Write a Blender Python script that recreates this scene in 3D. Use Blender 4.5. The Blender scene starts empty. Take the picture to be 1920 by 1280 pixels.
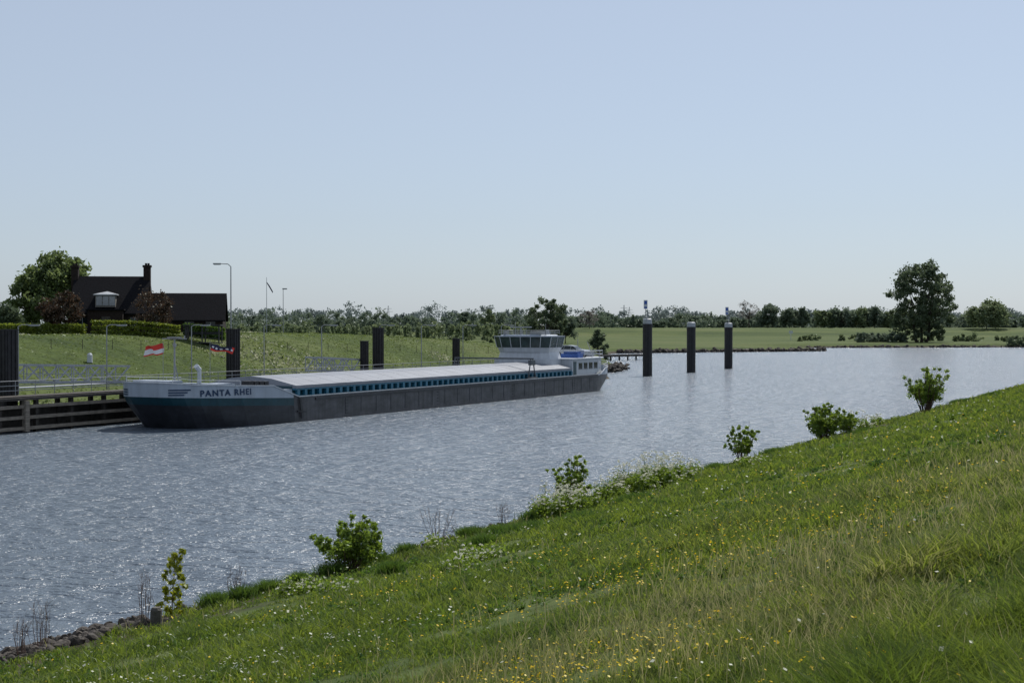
import bpy, math, random
import numpy as np
from mathutils import Vector, Matrix
R=random.Random(7); NR=np.random.default_rng(11)
F=2667.0; CAMH=8.0
U=(0.456,0.890); N=(-0.890,0.456); P0=(-12.3,34.0)
ANG=math.atan2(U[1],U[0])
def SV(s,v,z=0.0): return Vector((P0[0]+U[0]*s+N[0]*v, P0[1]+U[1]*s+N[1]*v, z))
def KK(px): return (px-960)/F
def on_v(px,v):
    k=KK(px); x0=P0[0]+N[0]*v; y0=P0[1]+N[1]*v
    return (k*y0-x0)/(U[0]-k*U[1])
def at(px,D): return (KK(px)*D, D)
scene=bpy.context.scene
COL=scene.collection
# ---------------------------------------------------------------- materials
def newmat(name):
    m=bpy.data.materials.new(name); m.use_nodes=True
    nt=m.node_tree; nt.nodes.clear(); return m,nt
def nd(nt,t,**k):
    n=nt.nodes.new(t)
    for a,b in k.items(): setattr(n,a,b)
    return n
def ramp(nt,src,stops):
    r=nd(nt,'ShaderNodeValToRGB'); e=r.color_ramp.elements
    while len(e)<len(stops): e.new(0.5)
    for i,(p,c) in enumerate(stops):
        e[i].position=p; e[i].color=(c[0],c[1],c[2],1)
    nt.links.new(src,r.inputs[0]); return r
def noise(nt,scale,detail=4,rough=0.6,coord=None,vec=None):
    n=nd(nt,'ShaderNodeTexNoise'); n.inputs['Scale'].default_value=scale
    n.inputs['Detail'].default_value=detail; n.inputs['Roughness'].default_value=rough
    if vec is None:
        g=nd(nt,'ShaderNodeNewGeometry'); vec=g.outputs['Position']
    nt.links.new(vec,n.inputs['Vector']); return n
def mat(name,col,rough=0.6,metal=0.0,var=0.25,scale=1.5,bump=0.0,bscale=20,stretch=None,streak=0,spec=.5):
    m,nt=newmat(name)
    o=nd(nt,'ShaderNodeOutputMaterial'); p=nd(nt,'ShaderNodeBsdfPrincipled')
    nt.links.new(p.outputs[0],o.inputs[0])
    tc=nd(nt,'ShaderNodeTexCoord'); vec=tc.outputs['Object']
    if stretch:
        mp=nd(nt,'ShaderNodeMapping'); mp.inputs['Scale'].default_value=stretch
        nt.links.new(vec,mp.inputs['Vector']); vec=mp.outputs[0]
    n=noise(nt,scale,6,0.65,vec=vec)
    lo=[c*(1-var) for c in col]; hi=[min(1,c*(1+var)) for c in col]
    r=ramp(nt,n.outputs['Fac'],[(0.3,lo),(0.7,hi)])
    out=r.outputs[0]
    if streak>0:
        m2=nd(nt,'ShaderNodeMapping'); m2.inputs['Scale'].default_value=(1.6,1.6,.12); nt.links.new(tc.outputs['Object'],m2.inputs['Vector'])
        n3=noise(nt,1.6,5,.7,vec=m2.outputs[0]); r3=ramp(nt,n3.outputs['Fac'],[(.38,(1,1,1)),(.72,(1-streak,1-streak*1.02,1-streak*1.05))])
        mx=nd(nt,'ShaderNodeMixRGB',blend_type='MULTIPLY'); mx.inputs[0].default_value=1; nt.links.new(out,mx.inputs[1]); nt.links.new(r3.outputs[0],mx.inputs[2]); out=mx.outputs[0]
    nt.links.new(out,p.inputs['Base Color'])
    p.inputs['Roughness'].default_value=rough; p.inputs['Metallic'].default_value=metal; p.inputs['Specular IOR Level'].default_value=spec
    if bump>0:
        b=nd(nt,'ShaderNodeBump'); b.inputs['Strength'].default_value=bump; b.inputs['Distance'].default_value=0.05
        n2=noise(nt,bscale,4,0.6,vec=vec); nt.links.new(n2.outputs['Fac'],b.inputs['Height'])
        nt.links.new(b.outputs[0],p.inputs['Normal'])
    return m
def leafmat(name,c1,c2,trans=0.4,scale=0.8,tint=False,tcol=None,sc2=0):
    m,nt=newmat(name)
    o=nd(nt,'ShaderNodeOutputMaterial')
    n=noise(nt,scale,5,0.7)
    r=ramp(nt,n.outputs['Fac'],[(0.35,c1),(0.65,c2)])
    col=r.outputs[0]
    if sc2:
        n5=noise(nt,sc2,4,.7); r5=ramp(nt,n5.outputs['Fac'],[(.36,(.6,.7,.7)),(.62,(1.15,1.1,1.05))])
        mx=nd(nt,'ShaderNodeMixRGB',blend_type='MULTIPLY'); mx.inputs[0].default_value=1; nt.links.new(col,mx.inputs[1]); nt.links.new(r5.outputs[0],mx.inputs[2]); col=mx.outputs[0]
    if tint:
        at_=nd(nt,'ShaderNodeAttribute',attribute_name='tint')
        mx=nd(nt,'ShaderNodeMixRGB'); mx.inputs[2].default_value=(*tcol,1)
        nt.links.new(at_.outputs['Fac'],mx.inputs[0]); nt.links.new(col,mx.inputs[1]); col=mx.outputs[0]
    d=nd(nt,'ShaderNodeBsdfDiffuse'); t=nd(nt,'ShaderNodeBsdfTranslucent')
    g=nd(nt,'ShaderNodeBsdfGlossy'); g.inputs['Roughness'].default_value=0.45
    g.inputs['Color'].default_value=(.6,.65,.6,1)
    hs=nd(nt,'ShaderNodeHueSaturation'); hs.inputs['Value'].default_value=1.4; hs.inputs['Hue'].default_value=0.488
    nt.links.new(col,d.inputs[0]); nt.links.new(col,hs.inputs['Color']); nt.links.new(hs.outputs[0],t.inputs[0])
    mx=nd(nt,'ShaderNodeMixShader'); mx.inputs[0].default_value=trans
    nt.links.new(d.outputs[0],mx.inputs[1]); nt.links.new(t.outputs[0],mx.inputs[2])
    m2=nd(nt,'ShaderNodeMixShader'); m2.inputs[0].default_value=0.04
    nt.links.new(mx.outputs[0],m2.inputs[1]); nt.links.new(g.outputs[0],m2.inputs[2])
    nt.links.new(m2.outputs[0],o.inputs[0]); return m
M={}
M['white']=mat('white_paint',(.52,.55,.59),.45,var=.08,scale=.6,streak=.18)
M['hullwhite']=mat('hull_white',(.36,.41,.48),.45,var=.10,scale=.5,streak=.2)
M['teal']=mat('teal_paint',(.006,.048,.068),.4,var=.2,streak=.25)
M['blue']=mat('blue_paint',(.02,.13,.21),.45,var=.25)
M['letter']=mat('letter_blue',(.006,.03,.085),.4,var=.1)
M['hull']=mat('hull_tar',(.030,.032,.040),.5,var=.55,scale=.9,bump=.3,bscale=3,stretch=(.35,1,1.6),streak=.3)
M['hullgrey']=mat('hull_grey',(.075,.075,.083),.5,var=.5,scale=1.0,bump=.3,bscale=3,stretch=(.5,1,1.2),streak=.5)
M['deck']=mat('deck_paint',(.12,.15,.17),.6,var=.3)
M['alu']=mat('hatch_aluminium',(.195,.21,.24),.55,metal=.0,var=.14,scale=.5,bump=.1)
M['capgrey']=mat('cap_grey',(.34,.36,.38),.5,var=.2)
M['steel']=mat('galvanised_steel',(.30,.31,.32),.45,metal=.5,var=.15)
M['dark']=mat('dark_steel',(.025,.026,.03),.6,var=.4,bump=.3)
M['boom']=mat('boom_steel',(.07,.08,.09),.5,var=.3)
M['pile']=mat('pile_tar',(.016,.015,.017),.65,var=.5,scale=2,bump=.4,bscale=6)
M['wood']=mat('weathered_timber',(.22,.19,.155),.8,var=.45,scale=3,bump=.6,bscale=14,stretch=(.3,1,3),streak=.4)
M['wooddark']=mat('dark_timber',(.045,.038,.032),.7,var=.45,scale=3,bump=.6,bscale=14)  # the darker of the two timber tones
M['glass']=mat('window_glass',(.012,.02,.022),.08,var=.2)
M['whglass']=mat('wheelhouse_glass',(.035,.055,.055),.1,var=.5,scale=1.2)
M['brick']=mat('dark_brick',(.026,.019,.017),.9,var=.4,scale=6,bump=.3,spec=.2)
M['roof']=mat('roof_tiles',(.009,.009,.011),.95,var=.35,scale=5,bump=.6,bscale=9,spec=.1)
M['stone']=mat('basalt_stone',(.05,.041,.033),.85,var=.5,scale=4,bump=.8,bscale=10)
M['concrete']=mat('concrete',(.08,.073,.062),.85,var=.4,scale=6,bump=.6)
M['dormer']=mat('dormer_paint',(.16,.15,.13),.8,var=.2)
M['bark']=mat('bark',(.045,.035,.028),.9,var=.4,scale=5,bump=.6)
M['twig']=mat('twig',(.10,.06,.045),.9,var=.4,scale=5)
M['red']=mat('flag_red',(.6,.035,.02),.7,var=.1)
M['flagwhite']=mat('flag_white',(.7,.7,.7),.7,var=.05)
M['navy']=mat('flag_navy',(.01,.015,.05),.7,var=.2)
M['tarp']=mat('blue_tarp',(.02,.08,.3),.5,var=.3)
M['car']=mat('car_silver',(.35,.37,.4),.25,metal=.6,var=.05)
M['rubber']=mat('rubber',(.015,.015,.016),.8,var=.2)
M['signblue']=mat('sign_blue',(.02,.08,.35),.5,var=.1)
L={}
L['grass']=leafmat('grass_blades',(.07,.13,.011),(.16,.22,.022),.5,.35,True,(.28,.25,.13),sc2=1.6)
L['weed']=leafmat('weed_leaf',(.045,.10,.014),(.09,.155,.022),.45,.9)
L['fargrass']=leafmat('far_grass',(.07,.11,.018),(.115,.16,.035),.45,.08,True,(.36,.36,.28))
L['bush']=leafmat('bush_leaf',(.10,.17,.018),(.18,.26,.032),.5,2.5)
L['young']=leafmat('young_leaf',(.16,.20,.012),(.26,.28,.02),.5,3)
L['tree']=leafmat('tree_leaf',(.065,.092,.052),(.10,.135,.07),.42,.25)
L['dtree']=leafmat('distant_leaf',(.09,.125,.085),(.13,.165,.11),.38,.02)  # leaf green lightened to carry the haze of distance
L['hazy']=leafmat('hazy_leaf',(.15,.185,.18),(.19,.22,.21),.3,.02)  # aerial haze painted into the leaf colour, paler and bluer
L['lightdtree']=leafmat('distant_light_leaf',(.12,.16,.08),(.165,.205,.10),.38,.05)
L['bare']=leafmat('bare_leaf',(.16,.15,.14),(.2,.18,.16),.3,.1)
L['house']=leafmat('willow_leaf',(.085,.125,.04),(.14,.185,.065),.5,.5)
L['copper']=leafmat('copper_leaf',(.036,.024,.015),(.07,.045,.027),.35,.6)
L['hedge']=leafmat('hedge_leaf',(.12,.165,.02),(.19,.24,.03),.5,1.5)
L['yellow']=leafmat('buttercup',(.65,.42,.01),(.8,.6,.02),.35,3)
L['wflower']=leafmat('white_blossom',(.46,.47,.38),(.62,.62,.52),.4,3)
# ---------------------------------------------------------------- mesh builder
class MB:
    def __init__(s): s.v=[];s.f=[];s.m=[]
    def add(s,vs,fs,m=0):
        b=len(s.v); s.v+= [tuple(p) for p in vs]; s.f+=[tuple(b+i for i in f) for f in fs]; s.m+=[m]*len(fs)
    def box(s,x0,x1,y0,y1,z0,z1,m=0):
        s.add([(x0,y0,z0),(x1,y0,z0),(x1,y1,z0),(x0,y1,z0),(x0,y0,z1),(x1,y0,z1),(x1,y1,z1),(x0,y1,z1)],
              [(0,3,2,1),(4,5,6,7),(0,1,5,4),(1,2,6,5),(2,3,7,6),(3,0,4,7)],m)
    def cyl(s,p0,p1,r0,r1=None,n=8,m=0,cap=True):
        if r1 is None:r1=r0
        p0=Vector(p0);p1=Vector(p1);d=(p1-p0)
        if d.length<1e-6:return
        d.normalize(); a=d.orthogonal().normalized(); b=d.cross(a)
        vs=[];fs=[]
        for p,r in((p0,r0),(p1,r1)):
            for i in range(n):
                t=2*math.pi*i/n; vs.append(p+a*math.cos(t)*r+b*math.sin(t)*r)
        for i in range(n): fs.append((i,(i+1)%n,n+(i+1)%n,n+i))
        if cap: fs+= [tuple(range(n-1,-1,-1)),tuple(range(n,2*n))]
        s.add(vs,fs,m)
    def beam(s,p0,p1,w,h,m=0):
        p0=Vector(p0);p1=Vector(p1);d=(p1-p0).normalized()
        up=Vector((0,0,1)) if abs(d.z)<.95 else Vector((1,0,0))
        a=d.cross(up).normalized()*w/2; b=a.cross(d).normalized()*h/2
        vs=[p+sa*a+sb*b for p in(p0,p1) for sa,sb in((-1,-1),(1,-1),(1,1),(-1,1))]
        s.add(vs,[(0,1,5,4),(1,2,6,5),(2,3,7,6),(3,0,4,7),(3,2,1,0),(4,5,6,7)],m)
    def obj(s,name,mats,parent=None,smooth=False,loc=None,rot=0):
        me=bpy.data.meshes.new(name); me.from_pydata(s.v,[],s.f)
        for m in mats: me.materials.append(m)
        me.polygons.foreach_set('material_index',s.m)
        if smooth: me.polygons.foreach_set('use_smooth',[True]*len(s.f))
        me.update()
        o=bpy.data.objects.new(name,me); COL.objects.link(o)
        if parent: o.parent=parent
        if loc is not None: o.location=loc
        o.rotation_euler[2]=rot
        return o
def npmesh(name,verts,mats,tint=None,parent=None,k=4):
    n=len(verts); nf=n//k
    me=bpy.data.meshes.new(name); me.vertices.add(n); me.vertices.foreach_set('co',np.ascontiguousarray(verts,dtype=np.float32).ravel())
    me.loops.add(n); me.loops.foreach_set('vertex_index',np.arange(n,dtype=np.int32))
    me.polygons.add(nf); me.polygons.foreach_set('loop_start',np.arange(0,n,k,dtype=np.int32))
    try: me.polygons.foreach_set('loop_total',np.full(nf,k,dtype=np.int32))
    except Exception: pass
    for m in mats: me.materials.append(m)
    if tint is not None:
        a=me.attributes.new('tint','FLOAT','POINT'); a.data.foreach_set('value',np.repeat(tint,k).astype(np.float32))
    me.update(calc_edges=True)
    o=bpy.data.objects.new(name,me); COL.objects.link(o)
    if parent:o.parent=parent
    return o
def top(name,label,cat,loc=(0,0,0),rot=0,group=None):
    o=bpy.data.objects.new(name,None); COL.objects.link(o); o.location=loc; o.rotation_euler[2]=rot
    o.empty_display_size=.5
    o["label"]=label;o["category"]=cat
    if group:o["group"]=group
    return o
def tag(o,label=None,cat=None,kind=None,group=None):
    if label:o["label"]=label
    if cat:o["category"]=cat
    if kind:o["kind"]=kind
    if group:o["group"]=group
    return o
def clone(src,loc,rot=None,scale=None):
    c=src.copy(); COL.objects.link(c); c.location=loc
    if rot is not None:c.rotation_euler[2]=rot
    if scale is not None:c.scale=scale if not isinstance(scale,(int,float)) else (scale,)*3
    for ch in list(src.children):
        k=ch.copy(); COL.objects.link(k); k.parent=c
    return c
# ---------------------------------------------------------------- noise
_tab=NR.random((256,256))
def vnoise(x,y,sc):
    x=np.asarray(x)*sc;y=np.asarray(y)*sc
    xi=np.floor(x).astype(int);yi=np.floor(y).astype(int);fx=x-xi;fy=y-yi
    fx=fx*fx*(3-2*fx);fy=fy*fy*(3-2*fy)
    g=lambda a,b:_tab[a&255,b&255]
    return (g(xi,yi)*(1-fx)+g(xi+1,yi)*fx)*(1-fy)+(g(xi,yi+1)*(1-fx)+g(xi+1,yi+1)*fx)*fy
def sstep(a,b,x):
    t=np.clip((x-a)/(b-a),0,1); return t*t*(3-2*t)
# ---------------------------------------------------------------- terrain
pl=[SV(-400,58)[:2],SV(60,58)[:2],SV(172,58)[:2],(16,245),(20,262),(15,275),(12,330),(30,408),(60,426),(98,444),(92,456),(78,468),(76,488),(105,508),(187,522),(400,545),(3000,700),(3000,12000),(-12000,12000),(-12000,-400)]
def farsd(X,Y):
    inside=np.zeros(X.shape,bool); dist=np.full(X.shape,1e9)
    n=len(pl)
    for i in range(n):
        x0,y0=pl[i];x1,y1=pl[(i+1)%n]
        c=((y0>Y)!=(y1>Y))&(X<(x1-x0)*(Y-y0)/((y1-y0) if y1!=y0 else 1e-9)+x0)
        inside^=c
        if i<16:
            dx,dy=x1-x0,y1-y0; t=np.clip(((X-x0)*dx+(Y-y0)*dy)/(dx*dx+dy*dy),0,1)
            dist=np.minimum(dist,np.hypot(X-x0-t*dx,Y-y0-t*dy))
    return np.where(inside,dist,-dist)
def gz(X,Y):
    X=np.asarray(X,float);Y=np.asarray(Y,float)
    rx=X-P0[0];ry=Y-P0[1]; s=rx*U[0]+ry*U[1]; v=rx*N[0]+ry*N[1]; d=-v
    dm=np.minimum(d,29)
    near=np.where(d>0, .03*np.clip(d/.3,0,1)+.25*dm-.42*(1-np.exp(-np.clip(dm,0,40)/3))-4.5*sstep(36,60,d), d*.6)
    near=np.where((d>0)&(d<29),near+(.10*(vnoise(X,Y,.5)-.5)+.18*(vnoise(X,Y,.18)-.5))*np.clip(d/4,0,1),near)
    sd=farsd(X,Y)
    H=5.6-2.6*sstep(125,215,s)
    base=.15+np.clip(sd*.30,0,1.25)
    dike=H*sstep(62,86,v)*(1-.95*sstep(118,155,v))*(1-sstep(215,300,s))
    fard=4.6*sstep(840,900,Y)
    far=np.where(sd>0,base+dike*np.clip(sd/8,0,1)+fard+.25*(vnoise(X,Y,.07)-.5)*np.clip(sd/10,0,1),sd*.5)
    return np.maximum(np.maximum(near,far),-2.0)
def gzs(x,y): return float(gz(np.array([x]),np.array([y]))[0])
sl=np.concatenate([np.arange(-400,-40,20),np.arange(-40,240,2),np.arange(240,700,4),700+np.geomspace(6,9500,34)])
vl=np.concatenate([-60-np.geomspace(2500,5,18),np.arange(-60,-2,2),np.arange(-2,2,.4),np.arange(2,54,4),np.arange(54,130,2),np.arange(130,420,4),420+np.geomspace(6,8000,26)])
S,V=np.meshgrid(sl,vl,indexing='ij')
GX=P0[0]+U[0]*S+N[0]*V; GY=P0[1]+U[1]*S+N[1]*V; GZ=gz(GX,GY)
ns,nv=S.shape
idx=np.arange(ns*nv).reshape(ns,nv)
q=np.stack([idx[:-1,:-1],idx[1:,:-1],idx[1:,1:],idx[:-1,1:]],-1).reshape(-1,4)
me=bpy.data.meshes.new('ground'); me.from_pydata(np.stack([GX,GY,GZ],-1).reshape(-1,3).tolist(),[],q.tolist())
me.polygons.foreach_set('use_smooth',[True]*len(q)); me.update()
ground=bpy.data.objects.new('ground',me); COL.objects.link(ground); ground["kind"]="structure"
m,nt=newmat('meadow_ground'); o=nd(nt,'ShaderNodeOutputMaterial'); p=nd(nt,'ShaderNodeBsdfPrincipled'); nt.links.new(p.outputs[0],o.inputs[0])
p.inputs['Roughness'].default_value=.9; p.inputs['Specular IOR Level'].default_value=.1
g=nd(nt,'ShaderNodeNewGeometry'); mpg=nd(nt,'ShaderNodeMapping'); mpg.inputs['Scale'].default_value=(.3,1.3,1); nt.links.new(g.outputs['Position'],mpg.inputs[0])
n1=noise(nt,.022,7,.78,vec=mpg.outputs[0]); n2=noise(nt,.9,8,.75)
r1=ramp(nt,n1.outputs['Fac'],[(.36,(.038,.06,.018)),(.47,(.065,.092,.025)),(.55,(.09,.115,.036)),(.66,(.12,.13,.056))])
r2=ramp(nt,n2.outputs['Fac'],[(.3,(.55,.55,.55)),(.7,(1.25,1.25,1.2))])
mm=nd(nt,'ShaderNodeMixRGB',blend_type='MULTIPLY'); mm.inputs[0].default_value=1
nt.links.new(r1.outputs[0],mm.inputs[1]); nt.links.new(r2.outputs[0],mm.inputs[2])
sx=nd(nt,'ShaderNodeSeparateXYZ'); nt.links.new(g.outputs['Position'],sx.inputs[0])
n3=noise(nt,.6,4,.6); ad=nd(nt,'ShaderNodeMath',operation='MULTIPLY_ADD'); nt.links.new(n3.outputs['Fac'],ad.inputs[0]); ad.inputs[1].default_value=-.7; nt.links.new(sx.outputs['Z'],ad.inputs[2])
mr=nd(nt,'ShaderNodeMapRange'); nt.links.new(ad.outputs[0],mr.inputs[0]); mr.inputs[1].default_value=0; mr.inputs[2].default_value=.35
n4=noise(nt,1.5,5,.7); r4=ramp(nt,n4.outputs['Fac'],[(.35,(.025,.02,.015)),(.7,(.09,.075,.055))])
mb=nd(nt,'ShaderNodeMixRGB'); nt.links.new(mr.outputs[0],mb.inputs[0]); nt.links.new(r4.outputs[0],mb.inputs[1]); nt.links.new(mm.outputs[0],mb.inputs[2])
nt.links.new(mb.outputs[0],p.inputs['Base Color'])
bp=nd(nt,'ShaderNodeBump'); bp.inputs['Strength'].default_value=.5; bp.inputs['Distance'].default_value=.15; nt.links.new(n2.outputs['Fac'],bp.inputs['Height']); nt.links.new(bp.outputs[0],p.inputs['Normal'])
me.materials.append(m)
# ---------------------------------------------------------------- water
b=MB(); 
b.add([SV(-400,-30),SV(3000,-30),SV(3000,1500),SV(-400,1500)],[(0,1,2,3)])
m,nt=newmat('river_water'); o=nd(nt,'ShaderNodeOutputMaterial'); p=nd(nt,'ShaderNodeBsdfPrincipled'); nt.links.new(p.outputs[0],o.inputs[0])
p.inputs['Base Color'].default_value=(.12,.15,.185,1); p.inputs['Roughness'].default_value=.23; p.inputs['IOR'].default_value=1.33
g=nd(nt,'ShaderNodeNewGeometry')
patch=noise(nt,.06,3,.6); pr_=nd(nt,'ShaderNodeMapRange'); nt.links.new(patch.outputs['Fac'],pr_.inputs[0]); pr_.inputs[1].default_value=.3; pr_.inputs[2].default_value=.7; pr_.inputs[3].default_value=1.3; pr_.inputs[4].default_value=1.65
EPS=.03
def hgt(off):
    va=nd(nt,'ShaderNodeVectorMath',operation='ADD'); nt.links.new(g.outputs['Position'],va.inputs[0]); va.inputs[1].default_value=off
    mp=nd(nt,'ShaderNodeMapping'); mp.inputs['Rotation'].default_value=(0,0,math.radians(12)); mp.inputs['Scale'].default_value=(.75,1.1,1); nt.links.new(va.outputs[0],mp.inputs[0])
    a0=noise(nt,.5,1,.5,vec=mp.outputs[0]); a1=noise(nt,1.5,1,.5,vec=mp.outputs[0]); a2=noise(nt,4.6,2,.6,vec=mp.outputs[0])
    x0=nd(nt,'ShaderNodeMath',operation='MULTIPLY'); nt.links.new(a0.outputs['Fac'],x0.inputs[0]); x0.inputs[1].default_value=.50
    x1=nd(nt,'ShaderNodeMath',operation='MULTIPLY_ADD'); nt.links.new(a1.outputs['Fac'],x1.inputs[0]); x1.inputs[1].default_value=.34; nt.links.new(x0.outputs[0],x1.inputs[2])
    x2=nd(nt,'ShaderNodeMath',operation='MULTIPLY_ADD'); nt.links.new(a2.outputs['Fac'],x2.inputs[0]); x2.inputs[1].default_value=.18; nt.links.new(x1.outputs[0],x2.inputs[2])
    return x2.outputs[0]
h0=hgt((0,0,0));hx_=hgt((EPS,0,0));hy_=hgt((0,EPS,0))
def slope(hh):
    a=nd(nt,'ShaderNodeMath',operation='SUBTRACT'); nt.links.new(h0,a.inputs[0]); nt.links.new(hh,a.inputs[1])
    c=nd(nt,'ShaderNodeMath',operation='DIVIDE'); nt.links.new(a.outputs[0],c.inputs[0]); c.inputs[1].default_value=EPS
    e=nd(nt,'ShaderNodeMath',operation='MULTIPLY'); nt.links.new(c.outputs[0],e.inputs[0]); nt.links.new(pr_.outputs[0],e.inputs[1]); return e.outputs[0]
cx_=nd(nt,'ShaderNodeCombineXYZ'); nt.links.new(slope(hx_),cx_.inputs[0]); nt.links.new(slope(hy_),cx_.inputs[1]); cx_.inputs[2].default_value=1
nz=nd(nt,'ShaderNodeVectorMath',operation='NORMALIZE'); nt.links.new(cx_.outputs[0],nz.inputs[0]); nt.links.new(nz.outputs[0],p.inputs['Normal'])
water=b.obj('water',[m]); water["kind"]="structure"
# ---------------------------------------------------------------- grass blades
def blades(px_,py_,pz_,h,w,lean,name,mats,tint,kind_label):
    n=len(px_)
    az=NR.random(n)*2*np.pi; la=NR.random(n)*2*np.pi
    base=np.stack([px_,py_,pz_-.03],-1)
    wd=np.stack([np.cos(az),np.sin(az),np.zeros(n)],-1)*w[:,None]
    ld=np.stack([np.cos(la),np.sin(la),np.zeros(n)],-1)*(lean*h)[:,None]
    up=np.zeros((n,3)); up[:,2]=h
    mid=base+up*.55+ld*.3
    tip=base+up*(1-.25*lean)[:,None]+ld
    vs=np.stack([base-wd*.4,mid+wd*.5,tip,mid-wd*.5],1)
    vs[:,0]=base
    o=npmesh(name,vs.reshape(-1,3),mats,tint)
    o["kind"]="stuff"; o["label"]=kind_label; return o
n=1200000
th=NR.uniform(math.radians(-24),math.radians(25),n); r=5.5*(200/5.5)**NR.random(n)
X=np.sin(th)*r;Y=np.cos(th)*r
rx=X-P0[0];ry=Y-P0[1]; d=-(rx*N[0]+ry*N[1]); sss=rx*U[0]+ry*U[1]
k=(d>.15)&(d<30)&~((d<1.15+.7*(vnoise(X,Y,1.2)-.5))&(sss<4.2+2*vnoise(X,Y,1.7))); X=X[k];Y=Y[k];r=r[k];d=d[k]
n=len(X)
cl=vnoise(X,Y,1.1)*.45+vnoise(X,Y,2.9)*.55
cl2=vnoise(X+50,Y,.3)
keep=NR.random(n)<(.22+.78*sstep(.28,.6,cl)); X=X[keep];Y=Y[keep];r=r[keep];d=d[keep];cl=cl[keep];cl2=cl2[keep];n=len(X)
h=(.04+.18*NR.random(n)**1.2)*(.25+1.7*cl**1.3)*(.4+1.5*cl2)
h*=1+.35*sstep(22,25,d)-.2*(1-sstep(.5,3,d))+.25*sstep(30,80,r)
w=.0080*np.maximum(1,r/9)**.95*(.6+.9*NR.random(n))
band=sstep(18.0,21.5,d)*(1-sstep(23.3,25,d))*sstep(.2,.6,vnoise(X+5,Y,.22))
tn=np.clip(.10*NR.random(n)+ (band*.42*(.3+.9*vnoise(X,Y,.6))+.16*sstep(.6,.9,vnoise(X,Y,.33)))*(NR.random(n)<.5),0,.65)
blades(X,Y,gz(X,Y),h,w,.35+.65*NR.random(n),'meadow_grass',[L['grass']],tn,'green meadow grass on the dike slope')
k=(NR.random(n)<.03*(.2+1.9*band+.4*sstep(24,26,d)))
Xs,Ys,rs=X[k],Y[k],r[k]
blades(Xs,Ys,gz(Xs,Ys),.24+.26*NR.random(len(Xs)),.005*np.maximum(1,rs/9)**.9,.15+.4*NR.random(len(Xs)),'seeding_grass',[L['grass']],np.clip(.45+.45*NR.random(len(Xs)),0,1),'pale seeding grass stalks on the dike slope')
# far bank grass
n=150000
s_=NR.uniform(20,300,n)**1.0; v_=NR.uniform(59,125,n)
X=P0[0]+U[0]*s_+N[0]*v_;Y=P0[1]+U[1]*s_+N[1]*v_
z=gz(X,Y); k=z>.7; X=X[k];Y=Y[k];z=z[k];n=len(X)
c=vnoise(X,Y,.15)*.6+vnoise(X,Y,.6)*.4
h=(.05+.10*NR.random(n))*(.4+1.2*c)
pn=sstep(.54,.70,vnoise(X+9,Y,.06)*.7+vnoise(X,Y+20,.3)*.3)
tn=np.where(NR.random(n)<.8*pn,.35+.45*NR.random(n),.08*NR.random(n)); h=h*(1+1.8*pn)
blades(X,Y,z,h,.16+.14*NR.random(n),.6+.5*NR.random(n),'bank_grass',[L['fargrass']],tn,'rough grass with pale flowers on the opposite bank')
# flowers
def flowers(X,Y,hz,size,name,mt,label):
    n=len(X); z=gz(X,Y)+hz
    a=NR.random(n)*6.28; tx=NR.normal(0,.35,(n,2))
    e1=np.stack([np.cos(a),np.sin(a),tx[:,0]],-1)*size[:,None]; e2=np.stack([-np.sin(a),np.cos(a),tx[:,1]],-1)*size[:,None]
    c=np.stack([X,Y,z],-1)
    vs=np.stack([c-e1-e2*.0+e2*-.3,c+e2*-1,c+e1,c+e2],1)
    o=npmesh(name,vs.reshape(-1,3),[mt]); o["kind"]="stuff"; o["label"]=label
def scat(n,rmin,rmax):
    th=NR.uniform(math.radians(-24),math.radians(25),n); r=rmin*(rmax/rmin)**NR.random(n)
    X=np.sin(th)*r;Y=np.cos(th)*r; d=-((X-P0[0])*N[0]+(Y-P0[1])*N[1])
    k=(d>1.5)&(d<27); return X[k],Y[k],r[k],d[k]
X,Y,r,d=scat(50000,7,160)
nn_=vnoise(X,Y,.42)*.6+vnoise(X+7,Y,1.3)*.4
pr=.012+.95*sstep(13,18,d)*(1-sstep(21.5,23.5,d))*sstep(.50,.68,nn_)+.7*sstep(.60,.78,vnoise(X+33,Y,.3)*.55+vnoise(X,Y+3,1.1)*.45)+.25*sstep(23,24,d)*sstep(.66,.82,vnoise(X,Y+70,.8))
k=NR.random(len(X))<pr*.42; X,Y,r=X[k],Y[k],r[k]
flowers(X,Y,.10+.16*NR.random(len(X)),.0115*np.maximum(1,r/14)**.8*(.6+.8*NR.random(len(X))),'buttercup_flowers',L['yellow'],'yellow buttercups scattered through the meadow')
X,Y,r,d=scat(30000,8,160)
pr=.022+.8*sstep(.60,.78,vnoise(X+11,Y+5,.35)*.6+vnoise(X,Y,1.2)*.4)*(1-sstep(14,19,d))
k=NR.random(len(X))<pr*.8; X,Y,r=X[k],Y[k],r[k]
flowers(X,Y,.12+.2*NR.random(len(X)),.015*np.maximum(1,r/14)**.7*(.5+.9*NR.random(len(X))),'daisy_flowers',L['wflower'],'small white flowers scattered through the meadow')
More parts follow.
